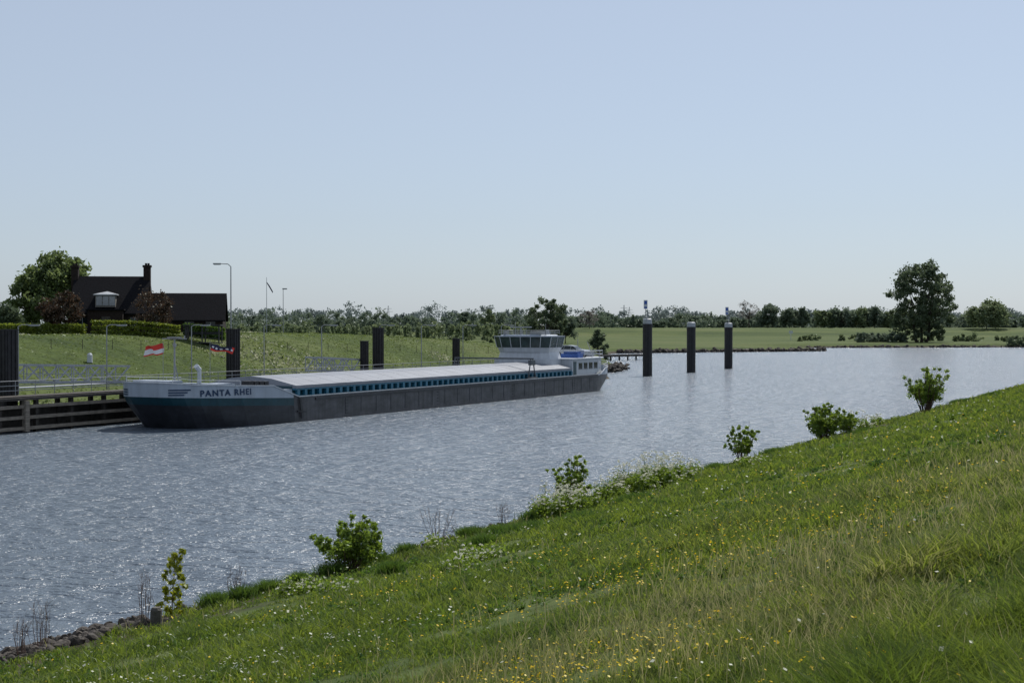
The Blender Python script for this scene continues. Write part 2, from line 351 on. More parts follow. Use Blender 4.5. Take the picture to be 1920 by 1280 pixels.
# ---------------------------------------------------------------- foliage helpers
def leaves(cents,rad,npb,size,shell=.6,squash=1.0):
    cents=np.asarray(cents,float); rad=np.asarray(rad,float)
    c=np.repeat(cents,npb,0); R_=np.repeat(rad,npb)
    n=len(c); dv=NR.normal(size=(n,3)); dv/=np.linalg.norm(dv,axis=1)[:,None]
    rr=R_*(shell+(1-shell)*NR.random(n))*np.where(NR.random(n)<.15,1.25,1)*NR.random(n)**.25
    p=c+dv*rr[:,None]*np.array([1,1,squash])
    a=NR.normal(size=(n,3)); a/=np.linalg.norm(a,axis=1)[:,None]
    b_=np.cross(a,NR.normal(size=(n,3))); b_/=np.linalg.norm(b_,axis=1)[:,None]
    s=size*(.6+.8*NR.random(n))[:,None]
    return np.stack([p-a*s,p+b_*s*.6,p+a*s,p-b_*s*.6],1).reshape(-1,3)
X,Y,r,d=scat(6200,8,110)
pr=sstep(.40,.70,vnoise(X+17,Y+41,.35)); k=NR.random(len(X))<pr*.8; X,Y,r,d=X[k],Y[k],r[k],d[k]
zz=gz(X,Y); cen=np.stack([X,Y,zz+.07],-1); rad=(.08+.18*NR.random(len(X)))*np.maximum(1,r/25)**.4
nw=26; vv=leaves(cen,rad,nw,.03,.1,.8); sc=np.repeat(np.maximum(.8,r/22),nw*4)[:,None]
ctr=vv.reshape(-1,4,3).mean(1).repeat(4,0); vv=ctr+(vv-ctr)*sc
o=npmesh('meadow_weeds',vv,[L['weed']]); o["kind"]="stuff"; o["label"]="dark leafy weeds growing among the meadow grass"
def crown_pts(cx,cz,rx,rz,nb,ry=None,fill=.35,bottom=-.9,seed=0,taper=0):
    ry=ry or rx; out=[];rr=random.Random(seed)
    while len(out)<nb:
        dv=Vector((rr.gauss(0,1),rr.gauss(0,1),rr.gauss(0,1))).normalized()
        if dv.z<bottom: continue
        t=(fill+(1-fill)*rr.random()**.5)*(1.1 if rr.random()<.15 else 1)
        w=1-taper*max(0,dv.z*t)
        out.append((cx+dv.x*rx*t*w,dv.y*ry*t*w,cz+dv.z*rz*t))
    return out
def tree(name,label,cat,x,y,H,W,lm,trunk_h=.25,nb=45,npb=110,leaf=.3,seed=1,clump=.2,taper=.15,group=None,z=None,trunk_r=None,fill=.3,multi=1,bareness=0,extra=None):
    z=gzs(x,y)-.1 if z is None else z
    T=top(name,label,cat,(x,y,z),0,group)
    rr=random.Random(seed)
    rz=(H*(1-trunk_h))/2; cz=H-rz
    pts=crown_pts(0,cz,W/2*(1-clump*.8),rz*(1-clump*.5),nb,seed=seed,taper=taper,fill=fill)
    if extra:
        for i in range(extra):
            a=rr.random()*6.28; q_=rr.random()**.5*W*.40; pts.append((math.cos(a)*q_,math.sin(a)*q_,H*(.06+.30*rr.random())))
    rad=[W*clump*(.4+1.0*rr.random()) for _ in pts]
    vs=leaves(pts,rad,npb,leaf,.35,.8); vs[:,2]=np.maximum(vs[:,2],.05)
    npmesh('crown',vs,[lm],parent=T)
    b=MB(); tr=trunk_r or H*.022
    for i in range(multi):
        ox=(i-(multi-1)/2)*tr*2.2
        tip=Vector((ox*2.5,0,cz))
        b.cyl((ox,0,0),(ox*1.6,0,H*trunk_h*1.1+.1),tr,tr*.75,8)
        b.cyl((ox*1.6,0,H*trunk_h*1.1+.1),tip,tr*.75,tr*.3,6)
    for p_ in pts[:28 if not bareness else nb]:
        f=.3+.5*rr.random(); q0=Vector((0,0,H*trunk_h*.9)).lerp(Vector((0,0,cz)),f)
        mid=q0.lerp(Vector(p_),.5)+Vector((0,0,-.04*H))
        b.cyl(q0,mid,tr*.35,tr*.22,5,cap=False); b.cyl(mid,p_,tr*.22,tr*.06,5,cap=False)
    b.obj('trunk',[M['bark']],T,True)
    return T
def shrub(name,label,x,y,H,W,lm,nb=26,npb=90,leaf=.06,seed=1,clump=.18,cat='shrub',z=None,group=None,fill=.2,taper=.3,upright=False):
    z=gzs(x,y)-.05 if z is None else z
    T=top(name,label,cat,(x,y,z),0,group); rr=random.Random(seed)
    b=MB();pts=[];rad=[]
    nst=max(6,nb//2)
    for i in range(nst):
        a=rr.random()*6.28; sp=(rr.random()**.6)*W*.5*(.35 if upright else .9)
        hh=H*(.55+.45*rr.random())*(1-.35*(sp/(W*.5))**2)
        tip=Vector((math.cos(a)*sp,math.sin(a)*sp,hh)); b0=Vector((math.cos(a)*W*.06,math.sin(a)*W*.06,0))
        mid=b0.lerp(tip,.5)+Vector((rr.gauss(0,.03)*W,rr.gauss(0,.03)*W,.05*H))
        b.cyl(b0,mid,H*.010,H*.007,5,cap=False);b.cyl(mid,tip,H*.007,H*.002,4,cap=False)
        for j in range(max(2,round(nb*3/nst))):
            f=.3+.72*rr.random(); c=(b0.lerp(mid,f*2) if f<.5 else mid.lerp(tip,(f-.5)*2))
            c=c+Vector((rr.gauss(0,.05)*W,rr.gauss(0,.05)*W,0)); pts.append(tuple(c)); rad.append(W*clump*(.35+.7*rr.random())*(1.2-.8*f))
    b.obj('stem',[M['twig']],T)
    vs=leaves(pts,rad,npb//2,leaf,.2,1.0); vs[:,2]=np.maximum(vs[:,2],.0)
    npmesh('foliage',vs,[lm],parent=T)
    return T
# ---------------------------------------------------------------- shrubs along the near bank
def nb_pos(px,dd): 
    p=SV(on_v(px,-dd),-dd); return p.x,p.y
G_='shrubs along the bank'
x,y=nb_pos(650,1.2); shrub('bank_shrub','round leafy green shrub growing at the water edge',x,y,2.0,2.6,L['bush'],nb=60,npb=84,leaf=.055,seed=3,clump=.16,group=G_)
x,y=nb_pos(1072,1.2); shrub('bank_shrub','loose green shrub rising from white blossom at the water edge',x,y,2.6,2.3,L['bush'],nb=48,npb=60,leaf=.06,seed=5,clump=.14,group=G_)
x,y=nb_pos(1392,1.0); shrub('bank_shrub','upright sparse green shrub beside the water',x,y,3.0,2.3,L['bush'],nb=32,npb=56,leaf=.075,seed=8,clump=.12,group=G_)
x,y=nb_pos(1545,1.2); shrub('bank_shrub','dense green shrub beside the water',x,y,3.0,3.2,L['bush'],nb=60,npb=70,leaf=.085,seed=9,clump=.15,group=G_)
x,y=nb_pos(1592,1.2); shrub('bank_shrub','low green shrub beside a denser shrub',x,y,1.9,2.4,L['bush'],nb=26,npb=60,leaf=.08,seed=10,clump=.18,group=G_)
x,y=nb_pos(1735,1.2); shrub('bank_shrub','tall spreading green shrub beside the water',x,y,4.6,5.0,L['bush'],nb=54,npb=70,leaf=.10,seed=12,clump=.14,group=G_)
x,y=nb_pos(320,1.0); T=top('sapling','slender sapling with yellowish green leaves at the water edge','sapling',(x,y,gzs(x,y)-.05))
b=MB(); b.cyl((0,0,0),(.05,0,.9),.016,.011,6); b.cyl((.05,0,.9),(.1,0,1.78),.011,.004,6)
pts=[];rad=[]
for i in range(30):
    h_=.12+1.65*i/30; a=i*2.4; l=.38*(1-.6*h_/1.8)*(.5+R.random()*.7)
    p1=(.08*h_+math.cos(a)*l,math.sin(a)*l,h_+.1); b.cyl((.06*h_,0,h_-.05),p1,.006,.003,4)
    pts.append(p1);rad.append(.12)
b.obj('stem',[M['twig']],T); npmesh('foliage',leaves(pts,rad,22,.065,.2),[L['young']],parent=T)
for px,dd,H,W,sd in((820,1.0,1.5,1.6,1),(268,.9,1.5,.6,2),(75,.8,1.3,.5,3),(440,.8,1.0,.7,4),(945,.8,.9,.8,5),(40,.9,1.0,.5,6)):
    x,y=nb_pos(px,dd); rr=random.Random(sd); b=MB()
    for i in range(int(8+W*8)):
        a=rr.random()*6.28; sp=W*.5*rr.random(); hh=H*(.45+.55*rr.random()); p1=Vector((math.cos(a)*sp,math.sin(a)*sp,hh)); b0=Vector((math.cos(a)*.1,math.sin(a)*.1,0)); mid=b0.lerp(p1,.5)+Vector((rr.gauss(0,.06),rr.gauss(0,.06),.05))
        b.cyl(b0,mid,.009,.007,4);b.cyl(mid,p1,.007,.003,4)
        for j in range(3):
            f=.3+.6*rr.random(); c=mid.lerp(p1,f); b.cyl(c,c+Vector((rr.gauss(0,.12),rr.gauss(0,.12),.15+.2*rr.random())),.004,.002,3)
    o=b.obj('bare_shrub',[M['twig']],loc=(x,y,gzs(x,y)-.03)); tag(o,'leafless reddish brown twigs standing at the water edge','bare shrub',group='bare shrubs along the bank')
def parsley(px,dd,H,W,seed,nst=60,bl=1.0):
    x,y=nb_pos(px,dd); T=top('cow_parsley','clump of white flowering cow parsley at the bank edge','cow parsley',(x,y,gzs(x,y)-.03),group='cow parsley along the bank')
    rr=random.Random(seed); b=MB(); um=[];rd=[];fo=[];fr=[]
    for i in range(nst):
        a=rr.random()*6.28; sp=W*.5*math.sqrt(rr.random()); hh=H*(.35+.65*rr.random())*(1-.4*(sp/(W*.5))**2)
        p1=Vector((math.cos(a)*sp,math.sin(a)*sp,hh)); b.cyl((p1.x*.8,p1.y*.8,0),p1,.006,.004,4)
        for j in range(3):
            um.append((p1.x+rr.gauss(0,.10),p1.y+rr.gauss(0,.10),hh+rr.gauss(0,.07))); rd.append(.08)
        fo.append((p1.x*.95,p1.y*.95,hh*.5)); fr.append(.28)
    b.obj('stem',[L['bush']],T)
    v1=leaves(um,rd,9,(.017+.0003*abs(y))*bl,.2,.3); npmesh('blossom',v1,[L['wflower']],parent=T)
    v2=leaves(fo,fr,70,.04+.0002*abs(y),.1,1.6); v2[:,2]=np.maximum(v2[:,2],0); npmesh('foliage',v2,[L['bush']],parent=T)
for a in((1040,2.0,1.5,1.9,1,60),(1082,2.4,1.4,2.0,2,50),(1150,1.8,1.4,1.8,3,35),(1190,2.0,1.9,2.3,22,70),(1228,2.2,1.9,2.4,4,75),(1262,2.0,1.5,2.2,5,45),(1300,1.2,1.3,1.8,25,12),(1604,1.4,1.7,2.8,6,35),(1650,1.2,1.0,1.6,7,10),(830,2.6,.6,1.4,8,20),(565,3.6,.5,1.2,10,22),(905,8.2,.45,1.4,11,30),(860,8.8,.4,1.0,23,18),(640,6.0,.4,1.3,24,18),(1410,4.4,.6,1.8,12,14)):
    parsley(*a)
xs=[];ys=[]
for px,dd,w_ in((975,4.2,.9),(1180,5.0,.8),(500,1.2,.4),(1250,1.0,.5),(1340,1.0,.7),(1800,1.2,1.2),(930,2.8,.5),(760,1.2,.4),(560,1.2,.4),(700,1.2,.5),(880,1.0,.5),(1450,1.2,.8),(1120,1.0,.7),(900,5.2,.6),(1080,6.4,.7),(1620,3.6,.9),(1860,2.5,1.2),(730,5.0,.4),(400,.9,.4),(450,1.0,.4),(620,1.0,.5),(1000,1.0,.6)):
    x,y=nb_pos(px,dd); q=NR.normal(size=(900,2))*w_*.38; xs.append(x+q[:,0]);ys.append(y+q[:,1])
xs=np.concatenate(xs);ys=np.concatenate(ys)
blades(xs,ys,gz(xs,ys),.22+.33*NR.random(len(xs)),.014+.0002*ys,.3+.5*NR.random(len(xs)),'grass_tussocks',[L['weed']],.0*xs,'taller grass tussocks on the slope')
def rocks(name,poslist,label,seed=1):
    rr=random.Random(seed); b=MB(); import bmesh
    bm=bmesh.new(); bmesh.ops.create_icosphere(bm,subdivisions=2,radius=1); base=[v.co.copy() for v in bm.verts]; fs=[tuple(v.index for v in f.verts) for f in bm.faces]; bm.free()
    for (x,y,z,sz) in poslist:
        k=[rr.uniform(.6,1.3) for _ in range(3)]; ro=Matrix.Rotation(rr.random()*6,3,'Z')@Matrix.Rotation(rr.random()*6,3,'X')
        cuts=[(Vector((rr.gauss(0,1),rr.gauss(0,1),rr.gauss(0,1))).normalized(),rr.uniform(.45,.8)) for _ in range(7)]
        vs=[]
        for c in base:
            c=c.copy()
            for nn,dd in cuts:
                t=c.dot(nn)-dd
                if t>0:c-=nn*t
            c=Vector((c.x*k[0],c.y*k[1],c.z*k[2]*.8)); vs.append(ro@c*sz+Vector((x,y,z)))
        b.add(vs,fs)
    o=b.obj(name,[M['stone']]); o["kind"]="stuff"; o["label"]=label
pos=[]
for i in range(440):
    px=R.uniform(-90,272) if i<380 else R.uniform(272,1000); dd=R.uniform(-.25,1.15) if i<380 else R.uniform(-.15,.15)
    s=on_v(px,-dd); p=SV(s,-dd); pos.append((p.x,p.y,max(.0,gzs(p.x,p.y))+.03,R.uniform(.08,.23) if i<380 else R.uniform(.08,.13)))
rocks('riprap_stones',pos,'dark riprap stones along the water edge')
pos=[]
for i in range(220):
    t=R.random(); x=16+4*t+R.gauss(0,1.0); y=243+19*t+R.gauss(0,1.5); pos.append((x,y,R.uniform(0,.9),R.uniform(.3,.6)))
rocks('rubble_groyne',pos,'brown rubble stones at the tip of the opposite bank',2)
pos=[]
for i in range(420):
    t=R.random(); x=30+68*t; y=(408+18*(x-30)/30 if x<60 else 426+18*(x-60)/38)+R.gauss(0,.8); pos.append((x,y,R.uniform(0,.7),R.uniform(.4,.9)))
for i in range(260):
    t=R.random(); x=105+140*t; y=508+14*(x-105)/82 if x<187 else 522+23*(x-187)/213; pos.append((x,y+R.gauss(0,.8),R.uniform(0,.5),R.uniform(.4,.9)))
rocks('rubble_spit',pos,'brown rubble stones along the low spit',3)
x,y=nb_pos(290,2.2); b=MB(); b.cyl((0,0,-.2),(0.02,0,.5),.15,.145,10,0); b.cyl((.02,0,.5),(.02,0,.57),.145,.10,10,0)
tag(b.obj('marker_post',[M['concrete']],loc=(x,y,gzs(x,y)-.02)),'short weathered grey mooring post in the grass','post')
# ---------------------------------------------------------------- barge
S0=59.3; VC=48.2; HB=5.0
barge=top('cargo_barge','long inland cargo barge with aluminium hatch covers moored at a jetty','cargo barge',SV(S0,VC,0),ANG)
LB=83.0
ctl=[(0,1.5),(.3,2.2),(1,3.0),(2,3.6),(3.5,4.1),(6,4.6),(9,4.85),(12,4.97),(15,5.0),(75,5.0),(77.5,4.75),(79.5,4.3),(81.5,3.4),(82.6,2.3),(83,1.2)]
def hb(a): return float(np.interp(a,[c[0] for c in ctl],[c[1] for c in ctl]))
GW=2.05
def ztop(a): return float(np.interp(a,[0,2,6,9.8,13.2,76,78,80.5,83],[3.6,3.4,3.22,3.08,GW,GW,2.7,2.85,3.0]))
def rake(z,a):
    f=max(0,1-a/14); g_=max(0,1-(LB-a)/9)
    t=max(0,(2.6-z)); t2=max(0,2.0-z)
    return .75*f*t**1.15 - 1.3*g_*t2**1.1
stn=[0,.15,.3,.6,1,1.5,2,2.75,3.5,4.5,6,7.5,9,9.8,10.8,11.6,12.4,13.2,15]+list(np.arange(18,75,5))+[75,76,77,78,79.5,80.5,81.5,82.2,82.6,83]
def levels(a):
    zt=ztop(a)
    if a<=13.2:
        zb=min(2.52-.04*a,zt-.02); return [-1,0,.5,1.15,zb-.62,zb,zt]
    if a<75.5: return [-1,0,.5,1.0,1.45,1.85,zt]
    return [-1,0,.5,1.0,1.45,2.0,zt]
b=MB()
rows=[]
for a in stn:
    row=[]
    for side in(-1,1):
        c=[]
        for z in levels(a):
            fl=1-.06*max(0,1.9-z)*max(0,1-a/12) - .12*max(0,1.2-z)*max(0,1-(LB-a)/7)
            c.append((a+rake(z,a),side*hb(a)*fl,z))
        row.append(c)
    rows.append(row)
def hmat(a,l):
    if a<12.6: return {0:2,1:2,2:2,3:2,4:1,5:0}[l]
    if a<75: return 4 if l==5 else 3
    return 0 if l==5 else 3
nl=7
vid=[]
for row in rows:
    vid.append([[len(b.v)+i for i in range(nl)]]); b.v+=row[0]
    vid[-1].append([len(b.v)+i for i in range(nl)]); b.v+=row[1]
for i in range(len(stn)-1):
    am=(stn[i]+stn[i+1])/2
    for sd in(0,1):
        for l in range(nl-1):
            f=(vid[i][sd][l],vid[i+1][sd][l],vid[i+1][sd][l+1],vid[i][sd][l+1])
            if sd==1:f=f[::-1]
            b.f.append(f); b.m.append(hmat(am,l))
for i,e in((0,0),(len(stn)-1,1)):
    for l in range(nl-1):
        f=(vid[i][0][l],vid[i][0][l+1],vid[i][1][l+1],vid[i][1][l])
        b.f.append(f if e==0 else f[::-1]); b.m.append(hmat(stn[i],l))
b.obj('hull',[M['hullwhite'],M['teal'],M['hull'],M['hullgrey'],M['hullgrey']],barge)
b=MB()
FD=2.5
dk=[(a,(hb(a)-.06),(FD if a<=10.8 else (GW-.02 if a<76 else 2.3))) for a in stn if a>=.3 and a<=82.6]
for (a0,h0_,z0),(a1,h1_,z1) in zip(dk[:-1],dk[1:]):
    b.add([(a0,-h0_,z0),(a1,-h1_,z1),(a1,h1_,z1),(a0,h0_,z0)],[(0,1,2,3)])
b.obj('deck',[M['deck']],barge)
b=MB()
for i in range(len(stn)-1):
    a0,a1=stn[i],stn[i+1]
    for sd in(-1,1):
        b.beam((a0,sd*(hb(a0)-.02),ztop(a0)+.04),(a1,sd*(hb(a1)-.02),ztop(a1)+.04),.16,.08,1 if 13<a0<75 else 0)
b.beam((0,-1.5,3.64),(0,1.5,3.64),.16,.08)
b.obj('gunwale',[M['white'],M['capgrey']],barge)
b=MB()
for a in np.arange(20,75,2.5):
    b.box(a,a+.05,-HB-.02,-HB-.005,.3,1.7)
b.box(15.5,75,-HB-.09,-HB-.003,1.72,1.9); b.box(15.5,75,HB+.003,HB+.09,1.72,1.9)
for a in (20,36,52,68): 
    for k in range(5): b.box(a,a+.4,-HB-.035,-HB-.004,.3+k*.3,.36+k*.3)
b.obj('rubbing_strake',[M['hull']],barge)
b=MB(); c0,c1,cb=13.2,68.2,4.3
b.box(c0,c1,-cb,cb,GW,2.95,0)
for sd in(-1,1):
    y0=sd*cb; y1=sd*(cb+.32)
    b.box(c0,c1,min(y0,y1),max(y0,y1),2.62,2.76,1)
    b.box(c0,c1,min(y0,sd*(cb+.25)),max(y0,sd*(cb+.25)),GW+.01,GW+.1,1)
    for a in np.arange(c0+.3,c1,1.05):
        b.box(a,a+.36,min(y0,y1)+.01,max(y0,y1)-.01,GW+.1,2.62,1)
b.obj('coaming',[M['teal'],M['blue']],barge)
b=MB(); nh=44; w=(c1-c0)/nh
ze,zr,he=3.0,3.72,4.66
for i in range(nh):
    a0=c0+i*w+.004; a1=c0+(i+1)*w-.004; up=.008 if i%2 else 0
    prof=[(-he,ze-.24),(-he,ze+up),(-2.2,zr-.2+up),(0,zr+up),(2.2,zr-.2+up),(he,ze+up),(he,ze-.24)]
    vs=[(a0,y_,z_) for y_,z_ in prof]+[(a1,y_,z_) for y_,z_ in prof]
    k_=len(prof)
    b.add(vs,[(j,j+1,k_+j+1,k_+j) for j in range(k_-1)]+[tuple(range(k_-1,-1,-1)),tuple(range(k_,2*k_))],0)
b.obj('hatch_cover',[M['alu']],barge)
b=MB(); ga=57.2
for sd in(-1,1):
    for da in(-.9,.9):
        b.beam((ga+da,sd*4.8,GW),(ga+da*.3,sd*4.8,4.25),.10,.10)
    b.beam((ga-1.2,sd*4.8,2.2),(ga+1.2,sd*4.8,2.2),.2,.18)
b.box(ga-.5,ga+.5,-5.0,-4.6,3.6,4.15)
b.beam((ga,-5.0,4.32),(ga,5.0,4.32),.16,.16)
b.obj('gantry_crane',[M['boom']],barge)
sup=bpy.data.objects.new('deckhouse',None); COL.objects.link(sup); sup.parent=barge
b=MB()
def prism(b,outline,z0,z1,m=0,scale1=1.0,c=None):
    n_=len(outline)
    cx=sum(p[0] for p in outline)/n_; cy=sum(p[1] for p in outline)/n_
    vs=[(p[0],p[1],z0) for p in outline]+[(cx+(p[0]-cx)*scale1,cy+(p[1]-cy)*scale1,z1) for p in outline]
    b.add(vs,[(i,(i+1)%n_,n_+(i+1)%n_,n_+i) for i in range(n_)]+[tuple(range(n_-1,-1,-1)),tuple(range(n_,2*n_))],m)
DZ=3.95
prism(b,[(68.7,-4.4),(76.5,-4.4),(79.3,-3.5),(80.4,-2.2),(80.4,2.2),(79.3,3.5),(76.5,4.4),(68.7,4.4)],GW,DZ)
b.obj('wall',[M['white']],sup)
b=MB(); prism(b,[(68.5,-4.65),(76.7,-4.65),(79.7,-3.7),(80.8,-2.3),(80.8,2.3),(79.7,3.7),(76.7,4.65),(68.5,4.65)],DZ,DZ+.14)
b.obj('roof',[M['white']],sup)
for i in range(4):
    b=MB(); a=70.6+i*1.5
    b.box(a,a+1.0,-4.44,-4.403,2.8,3.5,0); b.box(a-.06,a+1.06,-4.46,-4.44,2.74,2.8,1); b.box(a-.06,a+1.06,-4.46,-4.44,3.5,3.56,1); b.obj('window',[M['glass'],M['steel']],sup)
b=MB(); b.box(69.1,69.9,-4.44,-4.403,GW+.1,3.7); b.obj('door',[M['teal']],sup)
def rail(b,pts,h=1.0,r=.025,nr=2,step=1.5):
    for p0,p1 in zip(pts[:-1],pts[1:]):
        p0=Vector(p0);p1=Vector(p1); n_=max(1,int((p1-p0).length/step))
        for i in range(n_+1):
            q=p0.lerp(p1,i/n_); b.cyl(q,q+Vector((0,0,h)),r,r,5)
        for k in range(nr):
            dz=Vector((0,0,h*(k+1)/nr)); b.cyl(p0+dz,p1+dz,r,r,5)
DT=DZ+.14
b=MB(); rail(b,[(72,-4.5,DT),(76.6,-4.5,DT),(79.6,-3.6,DT),(80.7,-2.2,DT),(80.7,2.2,DT),(79.6,3.6,DT),(76.6,4.5,DT),(72,4.5,DT)],.8,.03,2,2)
rail(b,[(77,-4.8,2.6),(79.5,-4.3,2.8),(81.5,-3.4,2.9),(82.8,-2,3.0),(82.8,2,3.0)],.6,.03,2,1.5)
b.obj('railing',[M['white']],sup)
b=MB(); rail(b,[(0.6,-2.3,3.6),(2,-3.5,3.4),(6,-4.5,3.25)],.4,.02,1,1.8); rail(b,[(0.6,2.3,3.6),(2,3.5,3.4),(6,4.5,3.25),(10,4.85,3.1)],.55,.02,2,1.8)
rail(b,[(14,4.9,GW),(67,4.9,GW)],1.0,.02,2,3)
b.obj('railing',[M['white']],barge)
wh=bpy.data.objects.new('wheelhouse',None); COL.objects.link(wh); wh.parent=barge
def rr_out(x0,x1,y0,y1,c): return [(x0+c,y0),(x1-c*.4,y0),(x1,y0+c*.4),(x1,y1-c*.4),(x1-c*.4,y1),(x0+c,y1),(x0,y1-c*1.6),(x0,y0+c*1.6)]
b=MB(); prism(b,rr_out(65.9,69.8,-2.6,4.3,.6),4.05,4.85,0,.93); prism(b,rr_out(65.9,69.8,-2.35,4.05,.6),4.85,5.4,0,1.08); 
prism(b,rr_out(65.7,69.9,-3.0,4.7,.6),3.0,4.05); b.obj('wall',[M['white']],wh)
b=MB(); ol=rr_out(65.7,69.9,-2.6,4.3,.6); prism(b,ol,5.4,6.65,0,1.08); b.obj('window',[M['whglass']],wh)
b=MB(); n_=len(ol); cx=sum(p[0] for p in ol)/n_; cy=sum(p[1] for p in ol)/n_
for i in range(n_):
    p,q_=ol[i],ol[(i+1)%n_]; L_=math.hypot(p[0]-q_[0],p[1]-q_[1]); kk=max(1,round(L_/1.4))
    for j in range(kk):
        t=j/kk; x_=p[0]+(q_[0]-p[0])*t; y_=p[1]+(q_[1]-p[1])*t
        b.beam((cx+(x_-cx)*1.01,cy+(y_-cy)*1.01,5.4),(cx+(x_-cx)*1.09,cy+(y_-cy)*1.09,6.65),.06,.06)
b.obj('window_frame',[M['white']],wh)
b=MB(); prism(b,rr_out(65.4,70.1,-2.95,4.65,.7),6.65,6.76,0,1.01); prism(b,rr_out(65.8,69.7,-2.3,4.0,.6),6.76,6.92,0,.93); b.obj('roof',[M['hullwhite']],wh)
b=MB(); rail(b,[(65.9,-2.3,6.9),(69.7,-2.3,6.9),(69.7,3.9,6.9),(65.9,3.9,6.9),(65.9,-2.3,6.9)],.5,.035,2,1.2)
b.cyl((67,1.5,6.9),(67,1.5,7.8),.08); b.beam((67,.1,7.8),(67,2.9,7.8),.18,.16); b.cyl((69,-1,6.9),(69,-1,7.5),.32,.22,10); b.cyl((68.5,3,6.9),(68.5,3,8.5),.03); b.cyl((66.5,-2,6.9),(66.5,-2,8.2),.025)
b.box(66,68,-1.6,-.2,6.9,7.3); b.cyl((66.3,3.2,6.9),(66.3,3.2,7.45),.22,.22,10)
b.obj('radar_mast',[M['steel']],wh)
b=MB(); b.box(71.5,73,-3.9,-1.6,DT,4.6); b.box(71.7,72.8,-3.7,-1.9,4.6,4.85); b.obj('tarpaulin',[M['tarp']],barge)
b=MB(); b.cyl((78.5,1,DT),(78.5,1,5.1),.3,.25,10); b.obj('ventilator',[M['white']],barge)
b=MB(); b.cyl((80,0,DT),(80,0,6.3),.05,.04,6); b.cyl((78.8,-2.6,DT),(77.2,-2.6,5.9),.06,.05,6); b.box(79,79.8,-2.4,-1.4,DT,4.7); b.obj('stern_gear',[M['steel']],barge)
b=MB(); mx_,my_=3.4,-.1
b.cyl((mx_,my_,FD),(mx_,my_,7.0),.10,.06,8); b.beam((mx_,my_-1.2,6.95),(mx_,my_+1.2,6.95),.10,.08); b.box(mx_-.3,mx_+.3,my_-.5,my_+.5,7.0,7.1); b.cyl((mx_,my_-1,6.95),(mx_,my_-1,7.2),.05); b.beam((mx_,my_,5.2),(mx_+.8,my_,FD),.06,.06)
b.cyl((mx_,my_,6.3),(mx_,my_,6.6),.14,.14,8)
b.obj('mast',[M['steel']],barge)
b=MB(); b.cyl((5.3,-1,FD),(5.3,-1,4.5),.16,.16,10); b.cyl((5.3,-1,4.45),(4.9,-1,4.8),.2,.2,10); b.obj('ventilator',[M['white']],barge)
for y_ in(-1.5,1.5):
    b=MB(); b.cyl((2.3,y_-.8,3.0),(2.3,y_+.8,3.0),.38,.38,12); b.box(1.8,2.8,y_-.85,y_-.65,FD,3.5); b.box(1.8,2.8,y_+.65,y_+.85,FD,3.5)
    b.obj('windlass',[M['dark']],barge)
for a in(1.3,8.4):
    for sd in(-1,1):
        b=MB(); hbx=hb(a)-.8
        for da in(0,.5): b.cyl((a+da,sd*hbx,FD+.02),(a+da,sd*hbx,3.4),.15,.17,10)
        b.box(a-.25,a+.75,sd*hbx-.22,sd*hbx+.22,FD,FD+.07)
        b.obj('bollard',[M['dark']],barge)
for bx in((1.2,2.8,-1.4,2.2,0,3.72),(7.2,7.9,-2.5,2.5,0,3.3),(4.4,6.4,-3.4,-1.8,0,3.42)):
    b=MB(); b.box(*bx[:4],FD,bx[5]); b.obj('deck_locker',[M['hullwhite']],barge)
b=MB(); b.box(7.4,10.2,-4.3,-3.4,FD,3.0)
for i in range(4): b.box(7.5+i*.68,8.0+i*.68,-4.25,-3.45,3.0,3.56-.03*i)
b.obj('gas_bottle_rack',[M['dark']],barge)
b=MB(); b.box(10.9,13.15,-4.3,4.3,GW,2.7); b.obj('bulkhead',[M['hullwhite']],barge)
def flag(a,b0,z0,la,lz,cells,mats,sx=-1,name='flag'):
    bb=MB(); nx,nz_=20,8; vs=[]
    for i in range(nx+1):
        for j in range(nz_+1):
            t=i/nx; vs.append((a+sx*la*t*.5+.12*math.sin(t*8+j*.35),b0-sx*la*t*.8,z0-j/nz_*lz*(1-.15*t)-t*.35*la*.5+.05*math.sin(t*9+j*.3)))
    for i in range(nx):
        for j in range(nz_):
            bb.f.append((i*(nz_+1)+j,(i+1)*(nz_+1)+j,(i+1)*(nz_+1)+j+1,i*(nz_+1)+j+1)); bb.m.append(cells(i/nx,j/nz_))
    bb.v=vs; bb.obj(name,mats,barge,True)
def c1f(t,j): return 1 if (j>=.5-.25*t and j<.8) else 0
def c2f(t,j):
    if .3<=j<.6 and int(t*20)%4 in(1,2): return 2
    return 1 if (j>=.75 or t>.88) else 0
flag(2.3,.1,6.6,1.5,.85,c1f,[M['red'],M['flagwhite']],-1)
flag(7.6,-.2,6.5,2.0,.5,c2f,[M['navy'],M['red'],M['flagwhite']],1)
for a_,b_ in((2.3,.1),(7.6,-.2)):
    b=MB(); b.cyl((a_,b_,FD),(a_,b_,6.75),.025,.02,6); b.obj('flagpole',[M['steel']],barge)
def text_pts(s,size=1,offset=0.0):
    cu=bpy.data.curves.new('t','FONT'); cu.body=s; cu.size=size; cu.offset=offset; cu.space_character=1.22
    ob=bpy.data.objects.new('t',cu); COL.objects.link(ob); bpy.context.view_layer.update()
    dg=bpy.context.evaluated_depsgraph_get(); me_=ob.evaluated_get(dg).to_mesh()
    vs=[v.co.copy() for v in me_.vertices]; fs=[tuple(p.vertices) for p in me_.polygons]
    ob.evaluated_get(dg).to_mesh_clear(); bpy.data.objects.remove(ob); return vs,fs
cum=[0]; aa=np.linspace(0,15,301)
for i in range(1,301): cum.append(cum[-1]+math.hypot(aa[i]-aa[i-1],hb(aa[i])-hb(aa[i-1])))
cum=np.array(cum)
